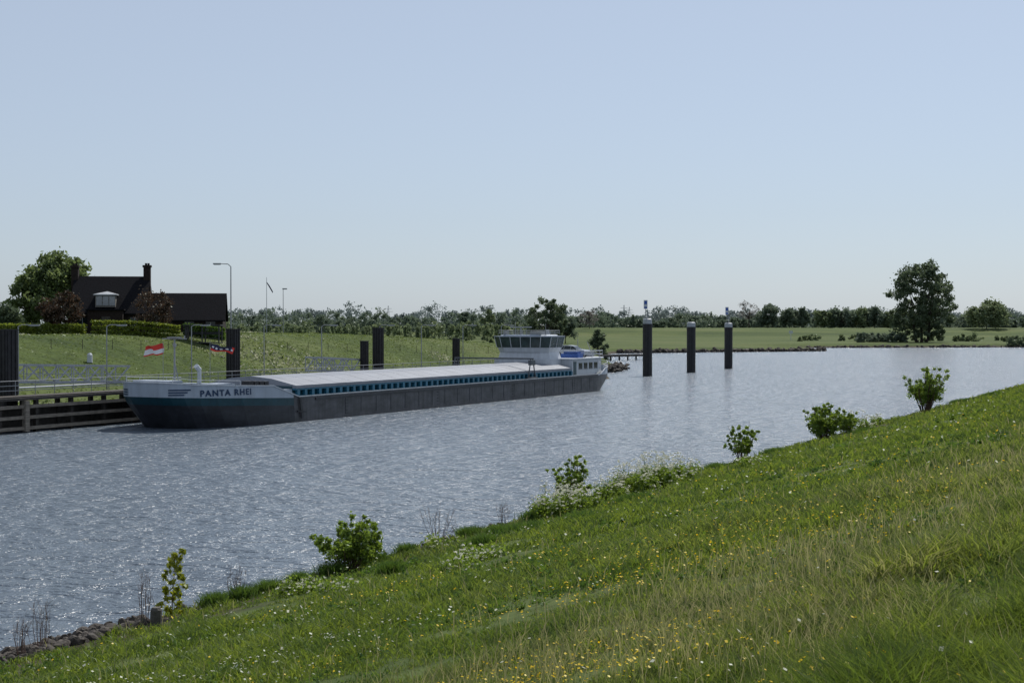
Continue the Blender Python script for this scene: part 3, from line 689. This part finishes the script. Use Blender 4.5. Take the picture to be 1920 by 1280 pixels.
def wrap(arc,z,off=.03,side=-1):
    a=float(np.interp(arc,cum,aa)); fl=1-.06*max(0,1.9-z)*max(0,1-a/12)
    e=.05; dx=2*e; dy=hb(a+e)-hb(max(0,a-e)); l=math.hypot(dx,dy)
    return (a+rake(z,a)-dy/l*off, side*(hb(a)*fl+dx/l*off), z)
vs,fs=text_pts('PANTA RHEI',1.0,.034)
xm=max(v.x for v in vs); x0m=min(v.x for v in vs); ym=max(v.y for v in vs)
A0=float(np.interp(2.15,aa,cum)); A1=float(np.interp(7.1,aa,cum))
b=MB(); b.add([wrap(A0+(v.x-x0m)/(xm-x0m)*(A1-A0),2.55+v.y/ym*.47) for v in vs],fs)
b.obj('name_lettering',[M['letter']],barge)
b=MB()
for side,o0,o1 in((-1,.7,1.9),(1,.15,1.2)):
    for k in range(3):
        zc=3.07-.19*k
        e0=o0; e1=o1+(.25*(2-k) if side<0 else 0)
        nn=8; vv=[]
        for i in range(nn+1):
            t=i/nn; arc=e0+(e1-e0)*t; hh=.05
            vv.append(wrap(arc,zc-hh,.03,side)); vv.append(wrap(arc,zc+hh,.03,side))
        b.add(vv,[(2*i,2*i+2,2*i+3,2*i+1) for i in range(nn)])
b.obj('bow_stripes',[M['letter']],barge)
b=MB(); b.beam((13.2,-5.12,GW),(13.5,-5.12,.3),.05,.25); b.beam((12.8,-5.12,.9),(14.0,-5.12,.8),.1,.12); b.obj('anchor',[M['dark']],barge)
car=bpy.data.objects.new('parked_car',None); COL.objects.link(car)
car["label"]="silver estate car parked on the roof of the barge deckhouse"; car["category"]="car"
car.location=SV(S0+75.6,VC-1.2,DT); car.rotation_euler[2]=ANG+math.radians(90)
prof=[(-2.1,.35),(-2.15,.75),(-1.95,.9),(-1.05,.98),(1.7,.98),(2.1,.9),(2.12,.35)]
def extr(b,pr,y0,y1,m=0,inset=0):
    n_=len(pr); vs=[(p[0],y0,p[1]) for p in pr]+[(p[0],y1,p[1]) for p in pr]
    b.add(vs,[(i,(i+1)%n_,n_+(i+1)%n_,n_+i) for i in range(n_)]+[tuple(range(n_-1,-1,-1)),tuple(range(n_,2*n_))],m)
b=MB(); extr(b,prof,-.88,.88); extr(b,[(-.35,1.42),(-.5,1.36),(1.75,1.40),(1.6,1.46),(.3,1.48)],-.70,.70); 
for xx in(-.15,.75,1.6): 
    for sy in(-1,1): b.beam((xx,sy*.84,.98),(xx+(-.1),sy*.71,1.42),.07,.05)
b.obj('body',[M['car']],car)
b=MB(); vs=[(-1.05,-.8,.98),(1.95,-.8,.98),(1.95,.8,.98),(-1.05,.8,.98),(-.42,-.66,1.40),(1.68,-.66,1.40),(1.68,.66,1.40),(-.42,.66,1.40)]
b.add(vs,[(0,1,5,4),(1,2,6,5),(2,3,7,6),(3,0,4,7),(4,5,6,7)]); b.obj('window',[M['glass']],car)
for x_,y_ in((-1.35,-.8),(-1.35,.8),(1.35,-.8),(1.35,.8)):
    b=MB(); b.cyl((x_,y_-.1,.32),(x_,y_+.1,.32),.32,.32,16,0); b.cyl((x_,y_-.11,.32),(x_,y_+.11,.32),.18,.18,10,1); b.obj('wheel',[M['rubber'],M['steel']],car)
# ---------------------------------------------------------------- jetty
jv=54.6
J=top('mooring_jetty','timber mooring jetty with fender beams and steel handrail','jetty',SV(0,jv,0),ANG)
b=MB(); b.box(20,136,-.1,1.6,2.5,2.7); b.obj('deck',[M['wooddark']],J)
b=MB()
for z_ in(.35,1.15,1.95): b.beam((20,-.35,z_),(136,-.35,z_),.22,.24,0)
for s_ in np.arange(22,136,3.6): 
    b.box(s_,s_+.28,-.2,.1,-1.5,2.6,1)
    b.box(s_,s_+.3,1.2,1.5,-1.5,2.45,1)
b.box(20,136,-.45,-.2,2.42,2.62,1)
for s_ in (27,39.5,46,53.0): b.box(s_,s_+.4,-.6,-.2,.1,2.4,0)
b.obj('fender',[M['wood'],M['wooddark']],J)
b=MB(); b.box(20,136,1.3,1.5,-1.5,1.9); b.obj('shade_backing',[M['wooddark']],J)  # added dark sheet standing in for shade in the gaps between fender beams
b=MB(); rail(b,[(20,1.5,2.7),(136,1.5,2.7)],1.1,.03,3,2.0)
b.obj('railing',[M['steel']],J)
def truss(s0,s1,v,z0,z1,label,hgt=1.35):
    b=MB(); p=[Vector((s0,0,z0)),Vector((s1,0,z1))]; n_=int((s1-s0)/1.6)
    for dv in(0,1.4):
        o_=Vector((0,dv,0)); hz=Vector((0,0,hgt))
        b.beam(p[0]+o_,p[1]+o_,.16,.18); b.beam(p[0]+o_+hz,p[1]+o_+hz,.14,.16)
        for i in range(n_):
            q0=p[0].lerp(p[1],i/n_)+o_; q1=p[0].lerp(p[1],(i+1)/n_)+o_
            if i%2==0: b.beam(q0,q1+hz,.10,.10)
            else: b.beam(q0+hz,q1,.10,.10)
            b.beam(q0,q0+hz,.07,.07)
        b.beam(p[0]+o_+hz*.5,p[1]+o_+hz*.5,.05,.05)
    b.box(s0,s1,0,1.4,min(z0,z1)-.1,min(z0,z1)-.02)
    o=b.obj('truss_gangway',[M['capgrey']],loc=SV(0,v,0),rot=ANG); tag(o,label,'gangway')
truss(52.8,68,57.5,3.7,3.2,'grey steel lattice gangway beside the jetty')
truss(95.5,103.5,57.5,3.4,3.0,'short grey steel lattice gangway beside the jetty')
def pile(px,v,w_,zt,label,name='mooring_pile',cap=False):
    s=on_v(px,v); b=MB(); h_=w_/2
    b.box(-h_,h_,-h_,h_,-2,zt,0)
    for k in(-.33,0,.33): b.box(k*w_-.05,k*w_+.05,-h_-.06,-h_+.0,-2,zt-.05,0)
    for k in(-.33,0,.33): b.box(-h_-.06,-h_,k*w_-.05,k*w_+.05,-2,zt-.05,0)
    b.box(-h_-.04,h_+.04,-h_-.08,h_+.04,zt,zt+.06,0)
    tag(b.obj(name,[M['pile']],loc=SV(s,v,0),rot=ANG),label,'mooring pile',group='mooring piles at the jetty')
pile(12,57,1.15,7.65,'tall square black steel mooring pile at the jetty')
pile(437,57,.92,7.65,'tall square black steel mooring pile at the jetty')
pile(709,57,.9,7.7,'tall square black steel mooring pile at the jetty')
pile(683,57,.65,6.3,'shorter black steel mooring pile beside a taller one')
pile(855,57,.65,6.4,'shorter black steel mooring pile beside a lattice gangway')
def dolphin(px,D,zt,sign,label):
    x,y=at(px,D); T=top('mooring_dolphin',label,'mooring dolphin',(x,y,0),group='round mooring dolphins in the water')
    r_=.75; b=MB(); b.cyl((0,0,-2),(0,0,zt-1.3),r_,r_,20); b.cyl((0,0,zt-1.3),(0,0,zt-.85),r_*1.04,r_*1.04,20)
    b.obj('shaft',[M['pile']],T,False)
    b=MB(); b.cyl((0,0,zt-.85),(0,0,zt-.15),r_*.95,r_*.95,20); b.cyl((0,0,zt-.15),(0,0,zt),r_*.95,r_*.7,20); b.obj('cap',[M['capgrey']],T,False)
    b=MB(); 
    for sx_ in(-.2,.2): b.cyl((sx_,-r_-.12,-1),(sx_,-r_-.12,zt-1),.035,.035,5)
    for k in range(22): b.cyl((-.2,-r_-.12,.1+k*.35),(.2,-r_-.12,.1+k*.35),.025,.025,4)
    b.obj('ladder',[M['dark']],T)
    if sign:
        b=MB(); b.cyl((-.3,0,zt),(-.3,0,zt+2.9),.05,.05,6); b.cyl((.05,0,zt),(.05,0,zt+1.2),.10,.10,8)
        b.obj('sign_post',[M['steel']],T)
        b=MB(); b.box(-.6,0.0,-.06,-.03,zt+1.5,zt+2.9,0); b.box(-.5,-.10,-.075,-.062,zt+2.25,zt+2.75,1); b.box(-.5,-.10,-.075,-.062,zt+1.6,zt+1.85,1); b.obj('sign_board',[M['white'],M['signblue']],T)
dolphin(1214,224.6,9.1,True,'round black steel dolphin with pale cap and small sign')
dolphin(1296,242.5,8.6,False,'round black steel dolphin with plain pale cap')
dolphin(1366,263.5,8.5,True,'round black steel dolphin with pale cap and narrow sign')
lamps=[(34,57),(200,57),(359,57),(495,57),(603,57),(712,58),(790,57),(868,57),(940,57)]
b=MB(); b.cyl((0,0,0),(0,0,5.2),.06,.05,6); b.cyl((0,0,5.2),(.25,0,5.35),.04,.035,6); b.cyl((.25,0,5.35),(.9,0,5.35),.035,.035,6)
lp=top('jetty_lamp','thin grey lamp post with horizontal arm standing on the jetty','lamp post',SV(on_v(34,57),57,2.7),math.radians(0),'lamp posts along the jetty')
b.obj('pole',[M['steel']],lp)
b=MB(); b.box(.8,1.65,-.13,.13,5.28,5.38); b.box(.9,1.55,-.1,.1,5.24,5.28); b.obj('lamp_head',[M['steel']],lp)
for px,v in lamps[1:]: clone(lp,SV(on_v(px,v),v,2.7))
def gp(px,D): x,y=at(px,D); return x,y,gzs(x,y)
x,y,z=gp(433,165); T=top('street_lamp','tall grey street lamp with curved arm beside the house','street lamp',(x,y,z))
b=MB(); H_=8+115/2667*165-z; b.cyl((0,0,0),(0,0,H_-.3),.09,.06,8); b.cyl((0,0,H_-.3),(-.35,0,H_),.05,.05,6); b.cyl((-.35,0,H_),(-1.2,0,H_+.02),.05,.04,6); b.obj('pole',[M['steel']],T)
b=MB(); b.box(-2.05,-1.15,-.14,.14,H_-.04,H_+.1); b.box(-1.95,-1.2,-.11,.11,H_-.1,H_-.04); b.obj('lamp_head',[M['steel']],T)
x,y,z=gp(500,190); T=top('flagpole','white flagpole with a slim hanging pennant','flagpole',(x,y,z))
H_=8+90/2667*190-z; b=MB(); b.cyl((0,0,0),(0,0,H_),.05,.03,6); b.obj('pole',[M['capgrey']],T)
b=MB(); b.add([(0.03,0,H_-.6),(0.03,0,H_-.8),(.8,0,H_-2.1),(.85,.05,H_-1.9),(.4,.05,H_-1.1)],[(0,1,4),(1,2,3,4)]); b.obj('pennant',[M['navy']],T)
x,y,z=gp(531,200); T=top('street_lamp','small street lamp with short head beyond the house','street lamp',(x,y,z))
H_=8+68/2667*200-z; b=MB(); b.cyl((0,0,0),(0,0,H_),.06,.04,6); b.obj('pole',[M['steel']],T); b=MB(); b.box(-.1,.55,-.12,.12,H_-.05,H_+.12); b.obj('lamp_head',[M['steel']],T)
# ---------------------------------------------------------------- house
hx,hy=at(215,172); hz=gzs(hx,hy)-.2
Hs=top('brick_house','dark brick house with steep tiled roof and two chimneys','house',(hx,hy,hz),math.radians(8))
def gable(b,x0,x1,y0,y1,zw,zr_,m=0):
    ym=(y0+y1)/2
    b.add([(x0,y0,0),(x1,y0,0),(x1,y1,0),(x0,y1,0),(x0,y0,zw),(x1,y0,zw),(x1,y1,zw),(x0,y1,zw),(x0,ym,zr_),(x1,ym,zr_)],
     [(0,1,5,4),(1,2,6,9,5),(2,3,7,6),(3,0,4,8,7)],m)
def roofm(b,x0,x1,y0,y1,zw,zr_,ov=.35,th=.18):
    ym=(y0+y1)/2; sl_=(zr_-zw)/(ym-y0); z0=zw-ov*sl_
    for s_ in(-1,1):
        ye=ym+s_*(ym-y0+ov)
        vs=[(x0-ov,ye,z0),(x1+ov,ye,z0),(x1+ov,ym,zr_+.02),(x0-ov,ym,zr_+.02)]
        vs+= [(p[0],p[1],p[2]+th) for p in vs]
        b.add(vs,[(0,3,2,1),(4,5,6,7),(0,1,5,4),(1,2,6,5),(2,3,7,6),(3,0,4,7)])
Zr=8+92/2667*172-hz
b=MB(); gable(b,-4.4,3.9,-4,4,2.7,Zr-.25); gable(b,3.95,13.0,-2.6,3.4,1.9,Zr-2.25); b.box(-2.4,1.6,-5.2,-4,0,2.9); b.obj('wall',[M['brick']],Hs)
b=MB(); roofm(b,-4.4,3.9,-4,4,2.7,Zr-.2,.3); roofm(b,4.35,13.0,-2.6,3.4,1.9,Zr-2.2,.3); b.box(-2.6,1.8,-5.4,-3.8,2.9,3.05); b.obj('roof',[M['roof']],Hs)
for x_,zz in((-4.6,1.35),(3.85,1.45)):
    b=MB(); b.box(x_-.4,x_+.4,-.45,.45,3,Zr+zz-.1); b.box(x_-.5,x_+.5,-.55,.55,Zr+zz-.35,Zr+zz-.1); b.box(x_-.25,x_-.02,-.2,.2,Zr+zz-.1,Zr+zz+.15); b.box(x_+.05,x_+.28,-.2,.2,Zr+zz-.1,Zr+zz+.15); b.obj('chimney',[M['brick']],Hs)
b=MB(); b.box(-1.7,.6,-3.9,-1.5,3.3,4.7,0); b.box(-1.9,.8,-4.1,-1.3,4.7,4.82,1); b.add([(-1.9,-4.1,4.82),(.8,-4.1,4.82),(.8,-1.3,4.82),(-1.9,-1.3,4.82),(-.55,-2.2,5.2)],[(0,1,4),(1,2,4),(2,3,4),(3,0,4)],1); b.obj('dormer',[M['dormer'],M['capgrey']],Hs)
for i in range(3):
    b=MB(); x_=-1.58+i*.74; b.box(x_,x_+.66,-3.94,-3.903,3.5,4.6); b.obj('window',[M['steel']],Hs)
for x_,z_ in((-3.7,1.0),(2.3,1.0),(6,.7),(8.5,.7),(11,.7)):
    b=MB(); yy=-4 if x_<3.9 else -2.6
    b.box(x_,x_+1.1,yy-.04,yy-.003,z_,z_+1.1,0); b.box(x_-.08,x_+1.18,yy-.1,yy-.003,z_-.1,z_-.003,1); b.box(x_+.52,x_+.58,yy-.06,yy-.041,z_,z_+1.1,1); b.obj('window',[M['glass'],M['capgrey']],Hs)
b=MB(); b.box(-.8,.2,-5.25,-5.203,.1,2.2); b.obj('door',[M['wooddark']],Hs)
x,y,z=gp(382,163); b=MB()
b.box(-2,2,-.9,.9,0,.1); b.box(-2.1,2.1,-1.1,1.1,2.0,2.12); b.box(-2,2,.8,.9,1.0,1.3)
for x_ in(-1.9,0,1.9): b.box(x_-.06,x_+.06,-.9,-.78,.1,2.0); b.box(x_-.06,x_+.06,.78,.9,.1,2.0)
b.box(-1.6,1.6,.3,.7,.5,.58); b.box(-2,-1.9,-.8,.8,.1,2)
tag(b.obj('bus_shelter',[M['dark']],loc=(x,y,z)),'dark open wooden shelter with bench on the dike','shelter')
def hedge(px0,px1,D0,D1,h_,wd_,label,lm=None,zoff=0):
    x0,y0=at(px0,D0);x1,y1=at(px1,D1); n_=int(math.hypot(x1-x0,y1-y0)/.35)
    c=[];rd=[]
    for i in range(n_):
        t=(i+.5)/n_; x_=x0+(x1-x0)*t; y_=y0+(y1-y0)*t; g_=gzs(x_,y_)
        for k in range(3):
            for w2 in(-.5,.5):
                c.append((x_,y_+w2*wd_*.6,g_+.25+(h_-.45)*k/2+zoff)); rd.append(.30)
    o=npmesh('garden_hedge',leaves(c,rd,34,.13,.3),[lm or L['hedge']])
    tag(o,label,'hedge',group='garden hedges around the house')
hedge(-10,160,160,160,1.2,.8,'clipped green hedge in front of the house garden')
hedge(172,338,159,162,1.6,.8,'bright green clipped hedge in front of the house')
hedge(345,422,166,168,1.4,.8,'darker low hedge beside the annex',L['weed'])
x,y=at(111,186); tree('broadleaf_tree','large light green leafy tree beside the house','tree',x,y,11.0,9.8,L['house'],.10,95,150,.24,21,.15,.25)
x,y=at(56,182); tree('broadleaf_tree','smaller light green tree beside a large tree','tree',x,y,8.0,6.0,L['house'],.10,44,130,.24,22,.18,.25)
x,y=at(114,162); tree('copper_tree','dark reddish copper leaved tree in front of the house','tree',x,y,5.4,5.6,L['copper'],.12,44,130,.15,23,.17,.1)
x,y=at(288,164); tree('copper_tree','reddish leaved small tree before the annex','tree',x,y,5.4,5.2,L['copper'],.12,36,80,.13,24,.16,.15)
x,y=at(12,172); tree('garden_bush','dark green bush at the garden edge','bush',x,y,3.6,4.5,L['tree'],.1,24,110,.18,25,.2,.1)
x,y,z=gp(168,140); b=MB(); b.cyl((0,0,0),(0,0,.75),.28,.25,10); b.cyl((0,0,.75),(0,0,.95),.27,.12,10); tag(b.obj('litter_bin',[M['white']],loc=(x,y,z)),'small white round bin standing in the grass','bin')
b=MB(); prev=None
for i in range(34):
    s_=60+i*4.0; p_=SV(s_,80-6*math.sin(i*.05)); z_=gzs(p_.x,p_.y); b.cyl((p_.x,p_.y,z_-.1),(p_.x,p_.y,z_+1.0),.035,.03,5)
    if prev:
        for hh in(.5,.95): b.cyl((prev.x,prev.y,prev.z+hh),(p_.x,p_.y,z_+hh),.006,.006,3,cap=False)
    prev=Vector((p_.x,p_.y,z_))
tag(b.obj('wire_fence',[M['bark']]),'dark post and wire fence across the grassy bank','fence')
b=MB(); x0,y0=at(1112,318); x1,y1=at(1208,335)
b.beam((x0,y0,1.15),(x1,y1,1.05),1.6,.5)
for i in range(7):
    t=i/6; b.cyl((x0+(x1-x0)*t,y0+(y1-y0)*t,-1),(x0+(x1-x0)*t,y0+(y1-y0)*t,1.0),.2,.2,6)
tag(b.obj('landing_stage',[M['wooddark']]),'low dark wooden landing stage at the bank tip','landing stage')
x,y,z=gp(1483,640); b=MB(); b.cyl((0,0,0),(0,0,4.2),.1,.1,6); b.box(-.9,.9,-.05,.05,3.0,4.2); b.box(-.12,.12,-.1,-.05,.0,3.0)
tag(b.obj('navigation_sign',[M['white']],loc=(x,y,z)),'pale navigation sign on a post by the river','sign')
def van(px,D,zoff,label,col):
    x,y,z=gp(px,D); T=top('parked_van',label,'van',(x,y,z+zoff))
    b=MB(); extr(b,[(-3,.5),(-3,2.9),(1.2,2.9),(2.3,2.0),(3,1.6),(3,.5)],-1,1); b.obj('body',[M[col]],T)
    b=MB(); extr(b,[(1.45,1.75),(1.45,2.4),(2.0,2.1),(2.5,1.75)],-1.02,1.02); b.obj('window',[M['glass']],T)
    for x_ in(-1.9,2):
        for y_ in(-.9,.9):
            b=MB(); b.cyl((x_,y_-.14,.45),(x_,y_+.14,.45),.45,.45,12); b.obj('wheel',[M['rubber']],T)
van(488,560,.0,'white delivery van on the distant road','white')
van(803,905,.0,'white van on the distant dike road','white')
# ---------------------------------------------------------------- distant trees
def dt(px,D,wpx,hpx,basey,lm,seed,label,nb=40,npb=90,trunk=.12,name='broadleaf_tree',clump=.18,taper=.1,leafk=.9,fill=.3,bare=0,multi=1,extra=None):
    x,y=at(px,D); z=gzs(x,y); k=D/F
    H_=(610-(basey-hpx))*k+8-z
    tree(name,label,'tree',x,y,H_,wpx*k,lm,trunk,nb,npb,D*.00055*leafk+.05,seed,clump,taper,fill=fill,bareness=bare,multi=multi,extra=extra)
dt(1728,560,136,152,637,L['tree'],31,'tall broad dark tree standing alone on the river meadow',210,95,.03,clump=.085,taper=.15,leafk=1.3,multi=3,fill=.35,extra=38)
dt(1025,420,84,60,614,L['tree'],32,'round dense dark green tree beyond the barge',90,100,.03,clump=.12,leafk=1.2)
dt(1122,330,38,40,650,L['tree'],33,'small dark bushy tree near the bank tip',34,100,.03,name='bushy_tree',leafk=1.3)
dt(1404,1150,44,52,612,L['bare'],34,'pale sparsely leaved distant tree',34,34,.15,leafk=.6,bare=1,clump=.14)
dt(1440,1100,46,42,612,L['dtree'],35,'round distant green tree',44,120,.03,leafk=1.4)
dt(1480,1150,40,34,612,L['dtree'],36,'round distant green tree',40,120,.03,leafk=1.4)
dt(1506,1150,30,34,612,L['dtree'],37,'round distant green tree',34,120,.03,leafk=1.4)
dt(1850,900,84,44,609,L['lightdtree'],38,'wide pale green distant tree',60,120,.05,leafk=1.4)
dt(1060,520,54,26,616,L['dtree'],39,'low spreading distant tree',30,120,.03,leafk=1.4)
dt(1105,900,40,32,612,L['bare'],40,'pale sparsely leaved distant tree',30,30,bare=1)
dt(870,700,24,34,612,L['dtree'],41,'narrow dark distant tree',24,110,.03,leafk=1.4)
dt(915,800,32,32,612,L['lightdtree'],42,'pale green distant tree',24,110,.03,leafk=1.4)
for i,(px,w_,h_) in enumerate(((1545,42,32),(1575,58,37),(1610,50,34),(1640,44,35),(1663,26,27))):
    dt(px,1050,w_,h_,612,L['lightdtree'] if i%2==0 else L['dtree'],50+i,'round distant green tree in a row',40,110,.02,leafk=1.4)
def belt(name,px0,px1,D,hmin,hmax,basey,lm,label,dens=1.0,seed=1,leafk=1.0,dj=60,wide=1.0,step=.34):
    rr=random.Random(seed); k=D/F; c=[];rd=[]
    px=px0
    while px<px1:
        D_=D+rr.uniform(-dj,dj); h_=(hmin+(hmax-hmin)*rr.random()**1.6)*(.6+.8*float(vnoise(np.array([px+seed*31.]),np.array([3.]),.02)[0])); w_=h_*rr.uniform(.5,1.7)*wide
        x,y=at(px,D_); z=gzs(x,y); H_=max(1.0,(610-(basey-h_))*k+8-z); W_=w_*k
        for j in range(int(18*dens)):
            a=rr.random()*6.28; q_=math.sqrt(rr.random()); t=rr.random()
            ww=math.sin(math.pi*min(1,(t*.7+.3)))**.5
            c.append((x+math.cos(a)*q_*W_*.5*ww,y+math.sin(a)*q_*W_*.5*ww,z+t*H_*.88)); rd.append(H_*.16+W_*.08)
        px+=w_*step*rr.uniform(.4,1.6)
    vs=leaves(c,rd,18,D*.0008*leafk,.2,.8); vs[:,2]=np.maximum(vs[:,2],.6)
    o=npmesh(name,vs,[lm]); o["kind"]="stuff"; o["label"]=label
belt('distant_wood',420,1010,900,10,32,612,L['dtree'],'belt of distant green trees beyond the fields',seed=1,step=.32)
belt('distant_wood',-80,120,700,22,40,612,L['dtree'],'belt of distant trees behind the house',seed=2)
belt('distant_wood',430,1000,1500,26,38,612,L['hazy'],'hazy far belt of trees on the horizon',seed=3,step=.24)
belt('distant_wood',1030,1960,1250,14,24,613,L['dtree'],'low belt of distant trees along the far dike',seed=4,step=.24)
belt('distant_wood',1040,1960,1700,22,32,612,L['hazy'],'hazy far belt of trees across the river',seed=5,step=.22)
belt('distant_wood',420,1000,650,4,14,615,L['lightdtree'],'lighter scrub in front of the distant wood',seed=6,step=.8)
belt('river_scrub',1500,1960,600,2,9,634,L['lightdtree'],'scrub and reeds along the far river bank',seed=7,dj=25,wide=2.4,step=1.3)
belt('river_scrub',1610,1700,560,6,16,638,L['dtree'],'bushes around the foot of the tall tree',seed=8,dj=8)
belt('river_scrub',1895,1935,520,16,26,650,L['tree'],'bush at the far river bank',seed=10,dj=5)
belt('bank_scrub',640,960,300,4,10,646,L['lightdtree'],'low scrub on the far slope',seed=11,dj=20,wide=1.6,step=1.8)
for px,D,hp in((1170,2200,42),(1634,2600,40),(820,2600,40),(728,2600,40),(1180,2400,38)):
    x,y=at(px,D); z=gzs(x,y); H_=hp*D/F+8-z-3; b=MB(); w_=H_*.09
    for sx_ in(-1,1):
        for sy_ in(-1,1): b.beam((sx_*w_,sy_*w_,0),(sx_*w_*.12,sy_*w_*.12,H_),.35,.35)
    for k in range(8):
        t0=k/8;t1=(k+1)/8; w0=w_*(1-.88*t0);w1=w_*(1-.88*t1)
        b.beam((-w0,-w0,t0*H_),(w1,-w1,t1*H_),.25,.25);b.beam((w0,-w0,t0*H_),(-w1,-w1,t1*H_),.25,.25)
    for t,l in((.72,.22),(.86,.16)): b.beam((-l*H_,0,t*H_),(l*H_,0,t*H_),.4,.5)
    tag(b.obj('lattice_pylon',[M['steel']],loc=(x,y,z)),'distant grey lattice electricity pylon','pylon',group='distant pylons')
# ---------------------------------------------------------------- light
SUN_AZ=math.radians(27); SUN_EL=math.radians(52)
w=bpy.data.worlds.new("World"); scene.world=w; w.use_nodes=True; nt=w.node_tree; nt.nodes.clear()
o=nd(nt,'ShaderNodeOutputWorld'); bg=nd(nt,'ShaderNodeBackground'); sk=nd(nt,'ShaderNodeTexSky'); sk.sky_type='NISHITA'; sk.sun_disc=False
sk.sun_elevation=SUN_EL; sk.sun_rotation=SUN_AZ; sk.air_density=1.0; sk.dust_density=.8; sk.ozone_density=2.0
hs=nd(nt,'ShaderNodeHueSaturation'); hs.inputs['Saturation'].default_value=.68
mu=nd(nt,'ShaderNodeMixRGB',blend_type='MULTIPLY'); mu.inputs[0].default_value=1; mu.inputs[2].default_value=(.92,1.06,1.24,1)
mh=nd(nt,'ShaderNodeMixRGB'); mh.inputs[0].default_value=.45; mh.inputs[2].default_value=(8.0,8.8,10.0,1)
nt.links.new(sk.outputs[0],hs.inputs['Color']); nt.links.new(hs.outputs[0],mu.inputs[1]); nt.links.new(mu.outputs[0],mh.inputs[1]); nt.links.new(mh.outputs[0],bg.inputs[0]); bg.inputs[1].default_value=.076; nt.links.new(bg.outputs[0],o.inputs[0])
sd=bpy.data.lights.new('sun','SUN'); sd.energy=4.5; sd.angle=math.radians(.5); sd.color=(1,.96,.9)
so=bpy.data.objects.new('sun',sd); COL.objects.link(so)
dirv=Vector((math.sin(SUN_AZ)*math.cos(SUN_EL),math.cos(SUN_AZ)*math.cos(SUN_EL),math.sin(SUN_EL)))
so.rotation_euler=dirv.to_track_quat('Z','Y').to_euler()
cd=bpy.data.cameras.new('camera'); cd.sensor_width=36; cd.lens=50; cd.clip_end=30000; cd.clip_start=.1
co=bpy.data.objects.new('camera',cd); COL.objects.link(co); co.location=(0,0,CAMH); co.rotation_euler=(math.radians(90)-math.atan(30/F),0,0)
scene.camera=co
scene.view_settings.view_transform='Standard'; scene.view_settings.look='None'; scene.view_settings.exposure=0
